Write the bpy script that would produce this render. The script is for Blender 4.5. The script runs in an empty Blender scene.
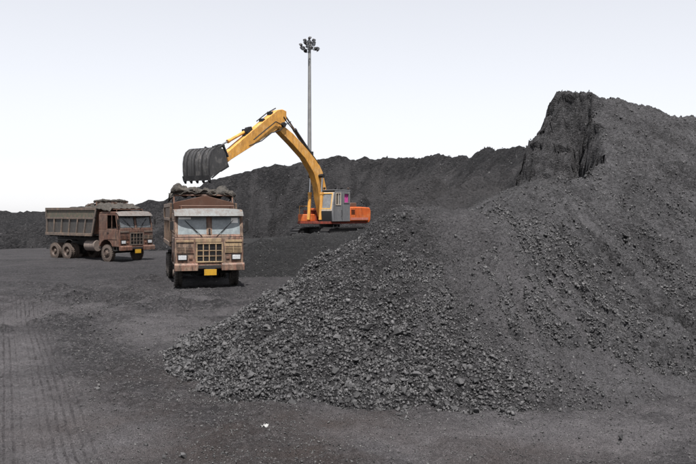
import bpy, math, random
import numpy as np
from mathutils import Vector, Matrix
from mathutils import noise as mnoise

R = math.radians
random.seed(7)
rng = np.random.default_rng(11)
scene = bpy.context.scene
C = scene.collection

# ------------------------------------------------------------------ camera
CAM_H = 2.9
F, CX, HY = 773.3, 348.0, 212.0          # focal length and horizon of the view, in photo pixels
cam_d = bpy.data.cameras.new('camera')
cam = bpy.data.objects.new('camera', cam_d)
C.objects.link(cam)
cam.location = (0, 0, CAM_H)
cam.rotation_euler = (R(90), 0, 0)
cam_d.lens = 40.0
cam_d.sensor_width = 36.0
cam_d.shift_y = -20.0 / 696.0
cam_d.clip_start = 0.1
cam_d.clip_end = 6000
scene.camera = cam

# ------------------------------------------------------------------ sky and sun
SUN_DIR = Vector((0.10, -1.0, 0)).normalized()      # horizontal direction towards the sun
SUN_EL = 65.0
world = bpy.data.worlds.new('World')
scene.world = world
world.use_nodes = True
nt = world.node_tree
nt.nodes.clear()
sky = nt.nodes.new('ShaderNodeTexSky')
sky.sky_type = 'NISHITA'
sky.sun_disc = False
sky.sun_elevation = R(SUN_EL)
sky.sun_rotation = math.atan2(SUN_DIR.x, SUN_DIR.y)
sky.air_density = 1.0
sky.dust_density = 0.5
sky.ozone_density = 1.0
hs = nt.nodes.new('ShaderNodeHueSaturation')
hs.inputs['Saturation'].default_value = 0.22
bg = nt.nodes.new('ShaderNodeBackground')
bg.inputs['Strength'].default_value = 0.125
wo = nt.nodes.new('ShaderNodeOutputWorld')
nt.links.new(sky.outputs[0], hs.inputs['Color'])
tint = nt.nodes.new('ShaderNodeMix')                 # the sky leans a little to lavender
tint.data_type = 'RGBA'
tint.blend_type = 'MULTIPLY'
tint.inputs[0].default_value = 1.0
tint.inputs[7].default_value = (1.64, 1.645, 1.71, 1)
gam = nt.nodes.new('ShaderNodeGamma')                # thick even haze flattens the gradient
gam.inputs['Gamma'].default_value = 0.55
nt.links.new(hs.outputs[0], gam.inputs['Color'])
nt.links.new(gam.outputs[0], tint.inputs[6])
nt.links.new(tint.outputs[2], bg.inputs['Color'])
nt.links.new(bg.outputs[0], wo.inputs['Surface'])

sun_d = bpy.data.lights.new('sun', 'SUN')
sun_d.energy = 5.0
sun_d.angle = R(0.7)
sun_d.color = (1.0, 0.968, 0.935)
sun = bpy.data.objects.new('sun', sun_d)
C.objects.link(sun)
sd = Vector((SUN_DIR.x * math.cos(R(SUN_EL)), SUN_DIR.y * math.cos(R(SUN_EL)), math.sin(R(SUN_EL))))
sun.rotation_euler = sd.to_track_quat('Z', 'Y').to_euler()
sun.location = sd * 60

vs = scene.view_settings
vs.view_transform = 'Standard'
vs.look = 'None'
vs.exposure = 0.82
vs.gamma = 1.0
vs.use_curve_mapping = False


# ------------------------------------------------------------------ helpers
def P(px, py, Y):
    """point of the yard seen in direction (px, py) at distance Y"""
    return ((px - CX) / F * Y, Y, CAM_H + (HY - py) / F * Y)


def G0(px, py):
    """the same on level ground"""
    Y = CAM_H * F / (py - HY)
    return ((px - CX) / F * Y, Y)


def tag(o, label, cat, group=None):
    o['label'] = label
    o['category'] = cat
    if group:
        o['group'] = group
    return o


def empty(name, loc=(0, 0, 0), rz=0.0):
    o = bpy.data.objects.new(name, None)
    o.empty_display_size = 0.3
    C.objects.link(o)
    o.location = loc
    o.rotation_euler = (0, 0, rz)
    return o


class MB:
    """collects shapes for one mesh"""
    def __init__(self):
        self.v, self.f, self.m = [], [], []

    def add(self, vs, fs, m=0):
        k = len(self.v)
        self.v += [tuple(p) for p in vs]
        self.f += [[i + k for i in f] for f in fs]
        self.m += [m] * len(fs)
        return self

    def box(self, x0, x1, y0, y1, z0, z1, m=0):
        if x0 > x1: x0, x1 = x1, x0
        if y0 > y1: y0, y1 = y1, y0
        if z0 > z1: z0, z1 = z1, z0
        vs = [(x, y, z) for x in (x0, x1) for y in (y0, y1) for z in (z0, z1)]
        return self.add(vs, [[0, 1, 3, 2], [4, 6, 7, 5], [0, 4, 5, 1], [2, 3, 7, 6], [0, 2, 6, 4], [1, 5, 7, 3]], m)

    def prism(self, poly, y0, y1, m=0, axis='y'):
        """poly of (x, z) swept from y0 to y1 (axis 'x': poly of (y, z))"""
        n = len(poly)
        a = sum(poly[i][0] * poly[(i + 1) % n][1] - poly[(i + 1) % n][0] * poly[i][1] for i in range(n))
        if (a < 0) != (axis == 'x'):
            pass
        q = list(poly) if a > 0 else list(poly)[::-1]
        if axis == 'y':
            vs = [(p[0], y0, p[1]) for p in q] + [(p[0], y1, p[1]) for p in q]
            fl = False
        else:
            vs = [(y0, p[0], p[1]) for p in q] + [(y1, p[0], p[1]) for p in q]
            fl = True
        fs = [list(range(n)), list(range(2 * n - 1, n - 1, -1))]
        fs += [[(i + 1) % n, i, i + n, (i + 1) % n + n] for i in range(n)]
        if fl:
            fs = [f[::-1] for f in fs]
        return self.add(vs, fs, m)

    def tube(self, pts, r, n=8, m=0, caps=True):
        pts = [Vector(p) for p in pts]
        rs = r if isinstance(r, (list, tuple)) else [r] * len(pts)
        vs, fs = [], []
        for i, p in enumerate(pts):
            t = (pts[min(i + 1, len(pts) - 1)] - pts[max(i - 1, 0)]).normalized()
            a = t.cross(Vector((0, 0, 1)))
            if a.length < 0.05:
                a = t.cross(Vector((1, 0, 0)))
            a.normalize()
            b = a.cross(t).normalized()
            for k in range(n):
                w = 2 * math.pi * k / n
                vs.append(p + (a * math.cos(w) + b * math.sin(w)) * rs[i])
        for i in range(len(pts) - 1):
            for k in range(n):
                k2 = (k + 1) % n
                fs.append([i * n + k, i * n + k2, (i + 1) * n + k2, (i + 1) * n + k])
        if caps:
            fs.append(list(range(n))[::-1])
            fs.append([(len(pts) - 1) * n + k for k in range(n)])
        return self.add(vs, fs, m)

    def lathe(self, prof, c, n=24, m=0, caps=True):
        """prof of (radius, y) turned about the y axis through c"""
        vs, fs = [], []
        for (r, y) in prof:
            for k in range(n):
                w = 2 * math.pi * k / n
                vs.append((c[0] + r * math.cos(w), c[1] + y, c[2] + r * math.sin(w)))
        for i in range(len(prof) - 1):
            for k in range(n):
                k2 = (k + 1) % n
                fs.append([i * n + k, (i + 1) * n + k, (i + 1) * n + k2, i * n + k2])
        if caps:
            fs.append([k for k in range(n)])
            fs.append([(len(prof) - 1) * n + k for k in range(n)][::-1])
        return self.add(vs, fs, m)

    def build(self, name, mat, parent=None, bevel=0.0, smooth=True, loc=None):
        me = bpy.data.meshes.new(name)
        me.from_pydata(self.v, [], self.f)
        for mm in (mat if isinstance(mat, (list, tuple)) else [mat]):
            me.materials.append(mm)
        me.polygons.foreach_set('material_index', self.m)
        me.validate()
        bmesh_fix(me)
        if smooth:
            me.polygons.foreach_set('use_smooth', [True] * len(me.polygons))
            me.set_sharp_from_angle(angle=R(34))
        o = bpy.data.objects.new(name, me)
        C.objects.link(o)
        if parent:
            o.parent = parent
        if loc:
            o.location = loc
        if bevel > 0:
            b = o.modifiers.new('bevel', 'BEVEL')
            b.width = bevel
            b.segments = 2
            b.limit_method = 'ANGLE'
            b.angle_limit = R(40)
        return o


import bmesh


def bmesh_fix(me):
    bm = bmesh.new()
    bm.from_mesh(me)
    bmesh.ops.recalc_face_normals(bm, faces=bm.faces)
    bm.to_mesh(me)
    bm.free()


# ------------------------------------------------------------------ materials
class NT:
    def __init__(self, name):
        self.mat = bpy.data.materials.new(name)
        self.mat.use_nodes = True
        self.t = self.mat.node_tree
        self.b = self.t.nodes['Principled BSDF']
        self.tc = self.t.nodes.new('ShaderNodeTexCoord')

    def node(self, kind, **kw):
        n = self.t.nodes.new(kind)
        for k, v in kw.items():
            setattr(n, k, v)
        return n

    def link(self, a, b):
        self.t.links.new(a, b)

    def noise(self, scale, detail=4, rough=0.6, stretch=None, off=None, distortion=0.0):
        n = self.node('ShaderNodeTexNoise')
        n.inputs['Scale'].default_value = scale
        n.inputs['Detail'].default_value = detail
        n.inputs['Roughness'].default_value = rough
        n.inputs['Distortion'].default_value = distortion
        mp = self.node('ShaderNodeMapping')
        if stretch: mp.inputs['Scale'].default_value = stretch
        if off: mp.inputs['Location'].default_value = off
        self.link(self.tc.outputs['Object'], mp.inputs['Vector'])
        self.link(mp.outputs[0], n.inputs['Vector'])
        return n.outputs['Fac']

    def voronoi(self, scale, feature='F1', out='Distance', rnd=1.0):
        n = self.node('ShaderNodeTexVoronoi', feature=feature)
        n.inputs['Scale'].default_value = scale
        n.inputs['Randomness'].default_value = rnd
        self.link(self.tc.outputs['Object'], n.inputs['Vector'])
        return n.outputs[out]

    def ramp(self, fac, lo, hi, a=0.0, b=1.0):
        n = self.node('ShaderNodeMapRange')
        n.inputs['From Min'].default_value = lo
        n.inputs['From Max'].default_value = hi
        n.inputs['To Min'].default_value = a
        n.inputs['To Max'].default_value = b
        self.link(fac, n.inputs['Value'])
        return n.outputs[0]

    def math(self, op, a, b):
        n = self.node('ShaderNodeMath', operation=op)
        for i, s in enumerate((a, b)):
            if isinstance(s, (int, float)): n.inputs[i].default_value = s
            else: self.link(s, n.inputs[i])
        return n.outputs[0]

    def mix(self, fac, a, b):
        n = self.node('ShaderNodeMix', data_type='RGBA')
        for i, s in ((0, fac), (6, a), (7, b)):
            if isinstance(s, (int, float)): n.inputs[i].default_value = s
            elif isinstance(s, tuple): n.inputs[i].default_value = (*s, 1.0) if len(s) == 3 else s
            else: self.link(s, n.inputs[i])
        return n.outputs[2]

    def attr(self, name, out='Fac'):
        n = self.node('ShaderNodeAttribute', attribute_name=name)
        return n.outputs[out]

    def bump(self, h, strength, dist, prev=None):
        n = self.node('ShaderNodeBump')
        n.inputs['Strength'].default_value = strength
        n.inputs['Distance'].default_value = dist
        self.link(h, n.inputs['Height'])
        if prev is not None: self.link(prev, n.inputs['Normal'])
        return n.outputs[0]

    def out(self, col=None, rough=None, normal=None, metal=None, spec=None, alpha=None):
        for key, s in (('Base Color', col), ('Roughness', rough), ('Normal', normal), ('Metallic', metal), ('Specular IOR Level', spec), ('Alpha', alpha)):
            if s is None: continue
            if isinstance(s, (int, float)): self.b.inputs[key].default_value = s
            elif isinstance(s, tuple): self.b.inputs[key].default_value = (*s, 1.0)
            else: self.link(s, self.b.inputs[key])
        return self.mat


def paint(name, base, worn, dirt, wear=0.5, dirtiness=0.5, rough=0.55, scale=1.0, off=(0, 0, 0)):
    """old paint: a worn tone in ragged patches, coal dust and rust streaks"""
    m = NT(name)
    n1 = m.noise(3.0 * scale, 6, 0.68, off=off)
    n2 = m.noise(9.0 * scale, 5, 0.7, (1, 1, 0.28), off=off)
    n3 = m.noise(1.3 * scale, 5, 0.65, off=(off[0] + 4, off[1], off[2]))
    c = m.mix(m.ramp(n1, 0.62 - 0.25 * wear, 0.70 - 0.18 * wear), base, worn)
    c = m.mix(m.ramp(n2, 0.46, 0.62, 0, 0.95 * dirtiness), c, dirt)
    c = m.mix(m.ramp(n3, 0.40, 0.75, 0, 0.9 * dirtiness), c, (dirt[0] * 1.5, dirt[1] * 1.5, dirt[2] * 1.5))
    v = m.noise(40 * scale, 3, 0.6)
    c = m.mix(m.ramp(v, 0.40, 0.62, 0.0, 0.45 * dirtiness), c, (dirt[0] * .6, dirt[1] * .6, dirt[2] * .6))
    return m.out(c, m.ramp(n1, 0.3, 0.7, rough - 0.08, rough + 0.2), m.bump(n2, 0.25, 0.01), spec=0.35)


def plain(name, col, rough=0.7, metal=0.0, var=0.35, scale=14.0):
    m = NT(name)
    n = m.noise(scale, 4, 0.65)
    d = tuple(c * (1 - var) for c in col)
    u = tuple(min(1, c * (1 + var * 0.5)) for c in col)
    return m.out(m.mix(m.ramp(n, 0.3, 0.7), d, u), rough, m.bump(n, 0.2, 0.006), metal=metal, spec=0.35)


def coal_ground_material(name, c_dark, c_mid, c_pale, grain=1.0, chunky=0.5, streak=None, dusty=0.5):
    """fine coal: granular relief, pale dust in patches"""
    m = NT(name)
    big = m.noise(0.35, 5, 0.6, off=(3, 1, 0))
    mid = m.noise(2.2, 6, 0.7)
    fine = m.noise(26 * grain, 4, 0.75)
    vor = m.voronoi(16 * grain)
    vcol = m.voronoi(16 * grain, out='Color')
    v2 = m.voronoi(42 * grain)
    c = m.mix(m.ramp(mid, 0.32, 0.68), c_dark, c_mid)
    c = m.mix(m.ramp(big, 0.42, 0.68, 0, dusty), c, c_pale)
    sep = m.node('ShaderNodeSeparateColor')
    m.link(vcol, sep.inputs[0])
    c = m.mix(m.ramp(sep.outputs[0], 0.5, 1.0, 0, 0.75), c, c_pale)
    c = m.mix(m.ramp(sep.outputs[1], 0.5, 0.95, 0, 0.8), c, c_dark)
    c = m.mix(m.ramp(fine, 0.35, 0.62, 0.45, 0.0), c, tuple(x * 0.45 for x in c_dark))
    dst = m.attr('dust')  # carries pale dust, and light painted onto the mound and the stockpile
    c = m.mix(m.math('MULTIPLY', dst, m.ramp(mid, 0.25, 0.6, 0.45, 1.0)), c, m.mix(m.ramp(fine, 0.3, 0.7), tuple(x * 0.72 for x in c_pale), tuple(x * 1.12 for x in c_pale)))
    h = m.math('ADD', m.math('MULTIPLY', m.ramp(vor, 0.0, 0.7, 1.0, 0.0), chunky), fine)
    h = m.math('ADD', h, m.math('MULTIPLY', v2, 0.4))
    nrm = m.bump(mid, 0.7, 0.16)
    nrm = m.bump(m.noise(8 * grain, 5, 0.75), 1.0, 0.13 / grain, nrm)
    nrm = m.bump(h, 1.0, 0.07 / grain, nrm)
    return m, c, nrm


# ------------------------------------------------------------------ noise on arrays
def _hash(ix, iy, seed):
    h = (ix.astype(np.int64) * 374761393 + iy.astype(np.int64) * 668265263 + seed * 1442695041) & 0xFFFFFFFF
    h = ((h ^ (h >> 13)) * 1274126177) & 0xFFFFFFFF
    return ((h ^ (h >> 16)) & 0xFFFFFF) / float(0x1000000)


_A = np.arange(1024) / 1024 * 2 * np.pi
_GX, _GY = np.cos(_A), np.sin(_A)


def pn(x, y, seed=0):
    ix, iy = np.floor(x), np.floor(y)
    fx, fy = x - ix, y - iy
    u = fx * fx * fx * (fx * (fx * 6 - 15) + 10)
    v = fy * fy * fy * (fy * (fy * 6 - 15) + 10)

    def g(dx, dy):
        k = (_hash(ix + dx, iy + dy, seed) * 1024).astype(np.int32)
        return _GX[k] * (fx - dx) + _GY[k] * (fy - dy)
    a = g(0, 0) * (1 - u) + g(1, 0) * u
    b = g(0, 1) * (1 - u) + g(1, 1) * u
    return (a * (1 - v) + b * v) * 1.5


def fbm(x, y, o=4, seed=0, gain=0.5):
    s, a = 0.0, 1.0
    for i in range(o):
        s = s + a * pn(x, y, seed + i * 17)
        x, y, a = x * 2.03 + 5.1, y * 2.03 - 3.7, a * gain
    return s


def ridged(x, y, o=3, seed=0):
    s, a = 0.0, 1.0
    for i in range(o):
        s = s + a * (1 - np.abs(pn(x, y, seed + i * 13)) * 2)
        x, y, a = x * 2.1 + 1.7, y * 2.1 + 9.2, a * 0.5
    return s


def sstep(a, b, x):
    t = np.clip((x - a) / (b - a), 0, 1)
    return t * t * (3 - 2 * t)


def resample(pts, step):
    pts = np.array(pts, float)
    out = []
    for a, b in zip(pts[:-1], pts[1:]):
        n = max(1, int(np.linalg.norm(b[:2] - a[:2]) / step))
        for i in range(n):
            out.append(a + (b - a) * i / n)
    out.append(pts[-1])
    return np.array(out)


def sweep(x, y, crest, prof):
    """heap poured along a crest line: highest of the cones, and a coordinate that stays put down the fall line"""
    x, y = np.asarray(x, np.float32), np.asarray(y, np.float32)
    crest = np.asarray(crest, np.float32)
    z = np.full(x.shape, -1e9, np.float32)
    near = np.zeros(x.shape, np.int32)
    for i, c in enumerate(crest):
        dx, dy = x - c[0], y - c[1]
        h = c[2] - prof(np.sqrt(dx * dx + dy * dy))
        k = h > z
        z = np.where(k, h, z)
        near[k] = i
    cx, cy = crest[near, 0], crest[near, 1]
    dx, dy = x - cx, y - cy
    d = np.sqrt(dx * dx + dy * dy)
    dn = np.maximum(d, 0.3)
    return z.astype(float), (cx + dx / dn * 3).astype(float), (cy + dy / dn * 3).astype(float), d.astype(float)


def seg_dist(x, y, pts):
    """distance to a polyline and how far along it"""
    best = np.full(x.shape, 1e9)
    sgn = np.zeros(x.shape)
    for a, b in zip(pts[:-1], pts[1:]):
        ax, ay, bx, by = a[0], a[1], b[0], b[1]
        L2 = (bx - ax) ** 2 + (by - ay) ** 2
        t = np.clip(((x - ax) * (bx - ax) + (y - ay) * (by - ay)) / L2, 0, 1)
        d = np.hypot(x - ax - t * (bx - ax), y - ay - t * (by - ay))
        s = np.sign((bx - ax) * (y - ay) - (by - ay) * (x - ax))
        k = d < best
        best = np.where(k, d, best)
        sgn = np.where(k, s, sgn)
    return best, best * sgn


def inside(x, y, poly):
    c = np.zeros(x.shape, bool)
    n = len(poly)
    for i in range(n):
        (x1, y1), (x2, y2) = poly[i][:2], poly[(i + 1) % n][:2]
        cond = ((y1 > y) != (y2 > y)) & (x < (x2 - x1) * (y - y1) / (y2 - y1 + 1e-12) + x1)
        c ^= cond
    return c


# ------------------------------------------------------------------ the shape of the yard
TRACK = [G0(40, 475), G0(28, 400), G0(20, 330), G0(4, 300)]
TRACK2 = [(-16, 19.0), G0(0, 320), G0(70, 309), G0(165, 300), G0(190, 292)]
TRACK3 = [G0(255, 480), G0(170, 408), G0(95, 362), G0(30, 335)]
TRACK4 = [G0(560, 480), G0(330, 432), G0(220, 385), G0(120, 340)]
GRAVEL = [G0(300, 490), G0(215, 410), G0(130, 360), G0(50, 322)]


def H_ground(x, y):
    near = sstep(60, 25, y) * sstep(-5, 4, y)
    z = 0.07 * fbm(x * 0.22, y * 0.22, 3, 3) + 0.03 * near * fbm(x * 1.1, y * 1.1, 4, 9)
    z = z + near * 0.035 * fbm(x * 3.5, y * 3.5, 4, 21, 0.62)
    # low furrows of spilled coal between the trucks and the foreground
    fur = np.exp(-((y - 24.5 - 0.10 * x) / 4.6) ** 2) * sstep(1.0, -4, x) * (1 - np.exp(-((x + 6) / 2.2) ** 2 - ((y - 30.5) / 3.0) ** 2))
    z = z + fur * (0.27 * np.maximum(ridged(x * 0.20 + 0.25 * y, y * 0.50 - 0.12 * x, 3, 31) - 0.35, 0) + 0.10 * fbm(x * 1.0, y * 1.9, 4, 5, 0.6) - 0.12)
    for (px, py, hh, sx, sy) in ((63, 293, 0.26, 0.9, 0.45), (150, 281, 0.30, 0.8, 0.5), (100, 300, 0.14, 1.6, 0.4), (30, 284, 0.14, 1.6, 0.5), (185, 297, 0.15, 1.2, 0.4), (120, 287, 0.15, 1.5, 0.4)):
        cx_, cy_ = G0(px, py)
        z = z + hh * np.exp(-((x - cx_ + 0.3 * (y - cy_)) / sx) ** 2 - ((y - cy_) / sy) ** 2) * (0.8 + 0.7 * fbm(x * 1.8, y * 1.8, 3, 35))
    for pts, w, dep, tw in ((TRACK, 0.70, 0.025, 0.35), (TRACK2, 0.5, 0.03, 0.22), (TRACK3, 0.6, 0.02, 0.22), (TRACK4, 0.5, 0.02, 0.2)):
        d, s = seg_dist(x, y, pts)
        wob = 0.06 * pn(x * 0.5, y * 0.5, 77)
        m = sstep(w + 0.1, w - 0.15, np.abs(s + wob))
        lug = np.cos(2 * np.pi * (s + wob) / tw) * (0.6 + 0.5 * pn(x * 1.5, y * 0.8, 8))
        z = z - m * dep + m * 0.008 * lug
        z = z + 0.022 * np.exp(-((np.abs(s + wob) - w - 0.08) / 0.09) ** 2) * (0.5 + pn(x * 2, y * 2, 4))
    return z


CR_A = resample([(1.0, 16.9, 2.86), (1.35, 16.5, 3.02), (1.75, 16.4, 2.97), (2.5, 16.6, 2.98)], 0.15)
PD = np.array([0, 0.5, 1.35, 2.5, 3.8, 5.3, 8.0])
PH = np.array([0, 0.2, 0.93, 1.70, 2.44, 3.10, 4.3])


def H_a(x, y, parts=False):
    wx, wy = 0.25 * fbm(x * 0.7, y * 0.7, 3, 40), 0.25 * fbm(x * 0.7, y * 0.7, 3, 50)
    z, qx, qy, d = sweep(x + wx, y + wy, CR_A, lambda d: np.interp(d, PD, PH))
    z = z + 0.10 * fbm(x * 1.4, y * 1.4, 4, 60) + 0.035 * fbm(x * 6, y * 6, 3, 63) + 0.10 * fbm(qx * 2.2, qy * 2.2, 2, 66) * sstep(0.4, 2, d)
    return z


CR_B = resample([P(425, 213, 16.8), P(480, 202, 17.4), P(540, 180, 19.0), P(588, 162, 21.2), P(590, 110, 25.6),
                 P(585, 96, 27.6), P(640, 102, 28.2), P(668, 113, 28.6), P(690, 116, 28.8), P(740, 112, 29.2), P(830, 112, 29.6), (27, 31, 6.2)], 0.3)
CR_B = np.concatenate([CR_B, resample([P(585, 93, 28.0), P(566, 90, 28.6), P(546, 91, 29.0), P(540, 92, 29.4), P(552, 100, 31)], 0.2)])
CUT = [(1.6, 17.4), (2.9, 18.0), (4.7, 19.5), (6.45, 21.6), (7.35, 24.5), (7.75, 26.2), (7.6, 27.1), (7.1, 27.2), (6.55, 27.5),
       (6.45, 28.7), (6.6, 31), (7.4, 36), (6, 44), (-20, 44), (-20, 17.4)]
CRACK = [(7.2, 23.4), (7.55, 25.0), (7.80, 26.2), (8.12, 27.5), (8.34, 28.8)]
FAN = P(572, 158, 28.2)


def H_b(x, y):
    wx, wy = 0.35 * fbm(x * 0.45, y * 0.45, 3, 140), 0.35 * fbm(x * 0.45, y * 0.45, 3, 150)
    z, qx, qy, d = sweep(x + wx * 0.6, y + wy * 0.6, CR_B, lambda d: 0.62 * d - 0.03 * np.minimum(d, 3) - 0.006 * np.maximum(d - 5, 0) ** 2)
    rill = fbm(qx * 2.6, qy * 2.6, 3, 166) + 0.7 * fbm(qx * 9, qy * 9, 2, 168)
    sl = sstep(0.3, 3, d)
    z = z + 0.16 * fbm(x * 0.7, y * 0.7, 4, 160) + 0.13 * rill * sl + 0.05 * fbm(x * 4.5, y * 4.5, 3, 163, 0.65)
    # slide scars: short steps across the slope
    z = z - 0.16 * sstep(0.35, 0.62, ridged(qx * 0.9, d * 0.35, 2, 171) - 0.45) * sl
    # digging face
    jx = x + 0.22 * fbm(x * 0.7, y * 0.7, 3, 181)
    jy = y + 0.22 * fbm(x * 0.7, y * 0.7, 3, 191)
    ins = inside(jx, jy, CUT)
    dist, _ = seg_dist(jx, jy, CUT[:-2])
    fan = FAN[2] - 0.50 * np.hypot(x - FAN[0], y - FAN[1]) + 0.10 * fbm(x * 1.1, y * 1.1, 4, 195)
    steep = 2.0 + 2.0 * sstep(26.9, 26.2, y) + 1.6 * sstep(7.1, 6.6, x)
    out = np.where(ins, fan, fan + steep * dist + 0.30 * fbm(x * 1.5, y * 1.5, 3, 197) + 0.20 * fbm(x * 4, y * 4, 3, 199, 0.6))
    dc, _ = seg_dist(x + 0.16 * fbm(x * 1.4, y * 1.4, 3, 201), y, CRACK)
    z = np.where(out < z, out, z)
    z = z - 1.5 * np.exp(-(dc / 0.20) ** 2) * sstep(23.2, 24.2, y) * sstep(28.4, 27.0, y) * (0.7 + 0.6 * pn(x * 1.1, y * 1.1, 203) + 0.5 * pn(x * 3, y * 2.2, 205))
    return z


CR_C = resample([P(6, 232, 62.5), P(26, 222, 64), P(60, 219, 65), P(100, 210, 66), P(140, 203, 66), P(165, 197, 66), P(185, 188, 66), P(203, 180, 66), P(222, 175, 66), P(240, 168, 66),
                 P(262, 163, 67), P(285, 166, 67), P(300, 164, 67), P(322, 160, 67), P(342, 155, 67), P(362, 159, 66), P(400, 157, 65), P(440, 156, 61),
                 P(470, 153, 56), P(500, 149, 50), P(522, 145, 45), P(560, 135, 40)], 0.22)


def H_c(x, y):
    wx, wy = 1.2 * fbm(x * 0.16, y * 0.16, 4, 240), 1.2 * fbm(x * 0.16, y * 0.16, 4, 250)
    z, qx, qy, d = sweep(x + wx * 0.5, y + wy * 0.5, CR_C, lambda d: np.interp(d, [0, 0.6, 1.8, 4.5, 14, 30], [0, 0.5, 1.75, 3.2, 8.4, 18]))
    z = z + 0.40 * fbm(x * 0.33, y * 0.33, 5, 260) + 1.0 * fbm(qx * 0.55, qy * 0.55, 4, 266) * sstep(0.5, 4, d) + 0.09 * fbm(x * 2.5, y * 2.5, 3, 270)
    z = z - 0.8 * sstep(0.3, 0.9, ridged(qx * 0.30, d * 0.10, 2, 276) - 0.4) * sstep(0.5, 3, d)
    return z


CR_D = resample([P(246, 262, 38.5), P(256, 252, 39.2), P(266, 244, 40), P(283, 236.5, 41), P(306, 234.5, 42), P(346, 233.2, 42.4), P(378, 230.2, 42.4), P(420, 224, 42), P(470, 222, 40)], 0.3)
PLAT = 1.15


def H_d(x, y):
    z, qx, qy, d = sweep(x + 0.3 * fbm(x * .5, y * .5, 3, 340), y + 0.3 * fbm(x * .5, y * .5, 3, 350), CR_D, lambda d: 0.10 * d + np.maximum(d - 0.5, 0) * 0.17)
    z = z + 0.16 * fbm(x * 0.6, y * 0.6, 5, 360, 0.6) + 0.16 * fbm(qx * 1.1, qy * 1.1, 3, 366) * sstep(0.6, 3, d)
    back = PLAT + 0.05 * fbm(x * 0.6, y * 0.6, 3, 370) - 0.3 * np.maximum(0, np.hypot(x - 1.5, (y - 47)) - 9)
    z = np.where(y > 43.0, np.maximum(np.minimum(z, PLAT + np.maximum(0, 44.0 - y) * 0.9), back), z)
    return z


CR_E = resample([P(-90, 206, 112), P(-30, 208, 112), P(0, 210, 112), P(14, 212, 112), P(40, 212, 112), P(70, 211, 112), P(130, 211, 112)], 0.8)


def H_e(x, y):
    z, qx, qy, d = sweep(x, y, CR_E, lambda d: 0.6 * d)
    return z + 0.5 * fbm(x * 0.12, y * 0.12, 4, 460) + 0.25 * fbm(qx * 0.6, qy * 0.6, 2, 466)


def sheet(name, xs, ys, Hf, mat, attrs=None, trim=None, post=None):
    """height field on a rectangular net of lines xs, ys; trim drops faces well below the ground"""
    X, Y = np.meshgrid(xs, ys)
    Z = Hf(X, Y)
    ny, nx = X.shape
    idx = np.arange(ny * nx).reshape(ny, nx)
    quads = np.stack([idx[:-1, :-1], idx[:-1, 1:], idx[1:, 1:], idx[1:, :-1]], -1).reshape(-1, 4)
    if trim is not None:
        low = (Z < trim(X, Y)).ravel()
        quads = quads[~low[quads].all(1)]
    used = np.unique(quads)
    remap = np.zeros(ny * nx, np.int64)
    remap[used] = np.arange(len(used))
    quads = remap[quads]
    co = np.stack([X, Y, Z], -1).reshape(-1, 3)[used]
    if post is not None:
        co = post(co, Z, used)
    me = bpy.data.meshes.new(name)
    me.vertices.add(len(co))
    me.vertices.foreach_set('co', co.ravel().astype(np.float32))
    me.loops.add(quads.size)
    me.loops.foreach_set('vertex_index', quads.ravel().astype(np.int32))
    me.polygons.add(len(quads))
    me.polygons.foreach_set('loop_start', np.arange(0, quads.size, 4, dtype=np.int32))
    me.polygons.foreach_set('use_smooth', np.ones(len(quads), bool))
    me.update()
    for k, fn in (attrs or {}).items():
        a = me.attributes.new(k, 'FLOAT', 'POINT')
        a.data.foreach_set('value', np.clip(fn(co[:, 0], co[:, 1], co[:, 2]), 0, 1).astype(np.float32))
    me.materials.append(mat)
    o = bpy.data.objects.new(name, me)
    C.objects.link(o)
    return o


def lines(a, b, s0, grow, fine0, fine1):
    """grid lines: step s0 between fine0 and fine1, growing outside"""
    v = list(np.arange(fine0, fine1, s0))
    s, p = s0, v[-1]
    while p < b:
        s *= grow; p += s; v.append(p)
    s, p = s0, v[0]
    lo = []
    while p > a:
        s *= grow; p -= s; lo.append(p)
    return np.array(lo[::-1] + v)


# ---- ground colour fields: where dust is pale and packed, where the soil is reddish, where coal lies dark
def blob(x, y, px, py, sx, sy):
    cx, cy = G0(px, py)
    return np.exp(-((x - cx) / sx) ** 2 - ((y - cy) / sy) ** 2)


def dust_ground(x, y, z):
    w = 0.5 * fbm(x * 0.5, y * 0.5, 4, 500)
    d = 0.85 * blob(x, y, 150, 332, 2.2, 1.8) + 0.75 * blob(x, y, 620, 432, 3.6, 1.1) + 0.75 * blob(x, y, 110, 440, 2.2, 2.6) + 0.5 * blob(x, y, 470, 440, 2.2, 0.9)
    for pts, wd, k in ((TRACK, 0.75, 0.75), (TRACK2, 0.8, 0.8), (TRACK4, 0.6, 0.45)):
        dd, s = seg_dist(x, y, pts)
        d = d + k * np.exp(-(dd / wd) ** 2)
    dd, s = seg_dist(x, y, GRAVEL)
    d = d - 0.8 * np.exp(-(dd / 0.9) ** 2) - 0.6 * blob(x, y, 215, 293, 3.2, 2.4) - 0.5 * blob(x, y, 100, 272, 6, 3) - 0.4 * blob(x, y, 120, 303, 3.5, 1.2) - 0.7 * sstep(-0.55, -0.05, H_d(x, y)) * sstep(20, 28, y) - 0.7 * blob(x, y, 63, 294, 1.2, 0.6) - 0.7 * blob(x, y, 150, 282, 1.2, 0.8) - 0.5 * blob(x, y, 30, 285, 2, 0.7)
    far = 0
    fs = np.exp(-((y - 24.5) / 5) ** 2) * sstep(1, -4, x) * 0.9 * fbm(x * 0.25 + 0.3 * y, y * 0.8 - 0.1 * x, 4, 505)
    return d * (0.8 + 0.9 * w) + 0.3 * w + 0.16 + fs + 0.25 * fbm(x * 1.6, y * 1.6, 4, 507)


def tread_ground(x, y, z):
    d, s = seg_dist(x, y, TRACK)
    t = sstep(0.85, 0.62, np.abs(s)) * (1 - 0.9 * np.exp(-(s / 0.13) ** 2))
    return t * (0.85 + 0.4 * pn(x * 0.6, y * 0.4, 8))


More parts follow.
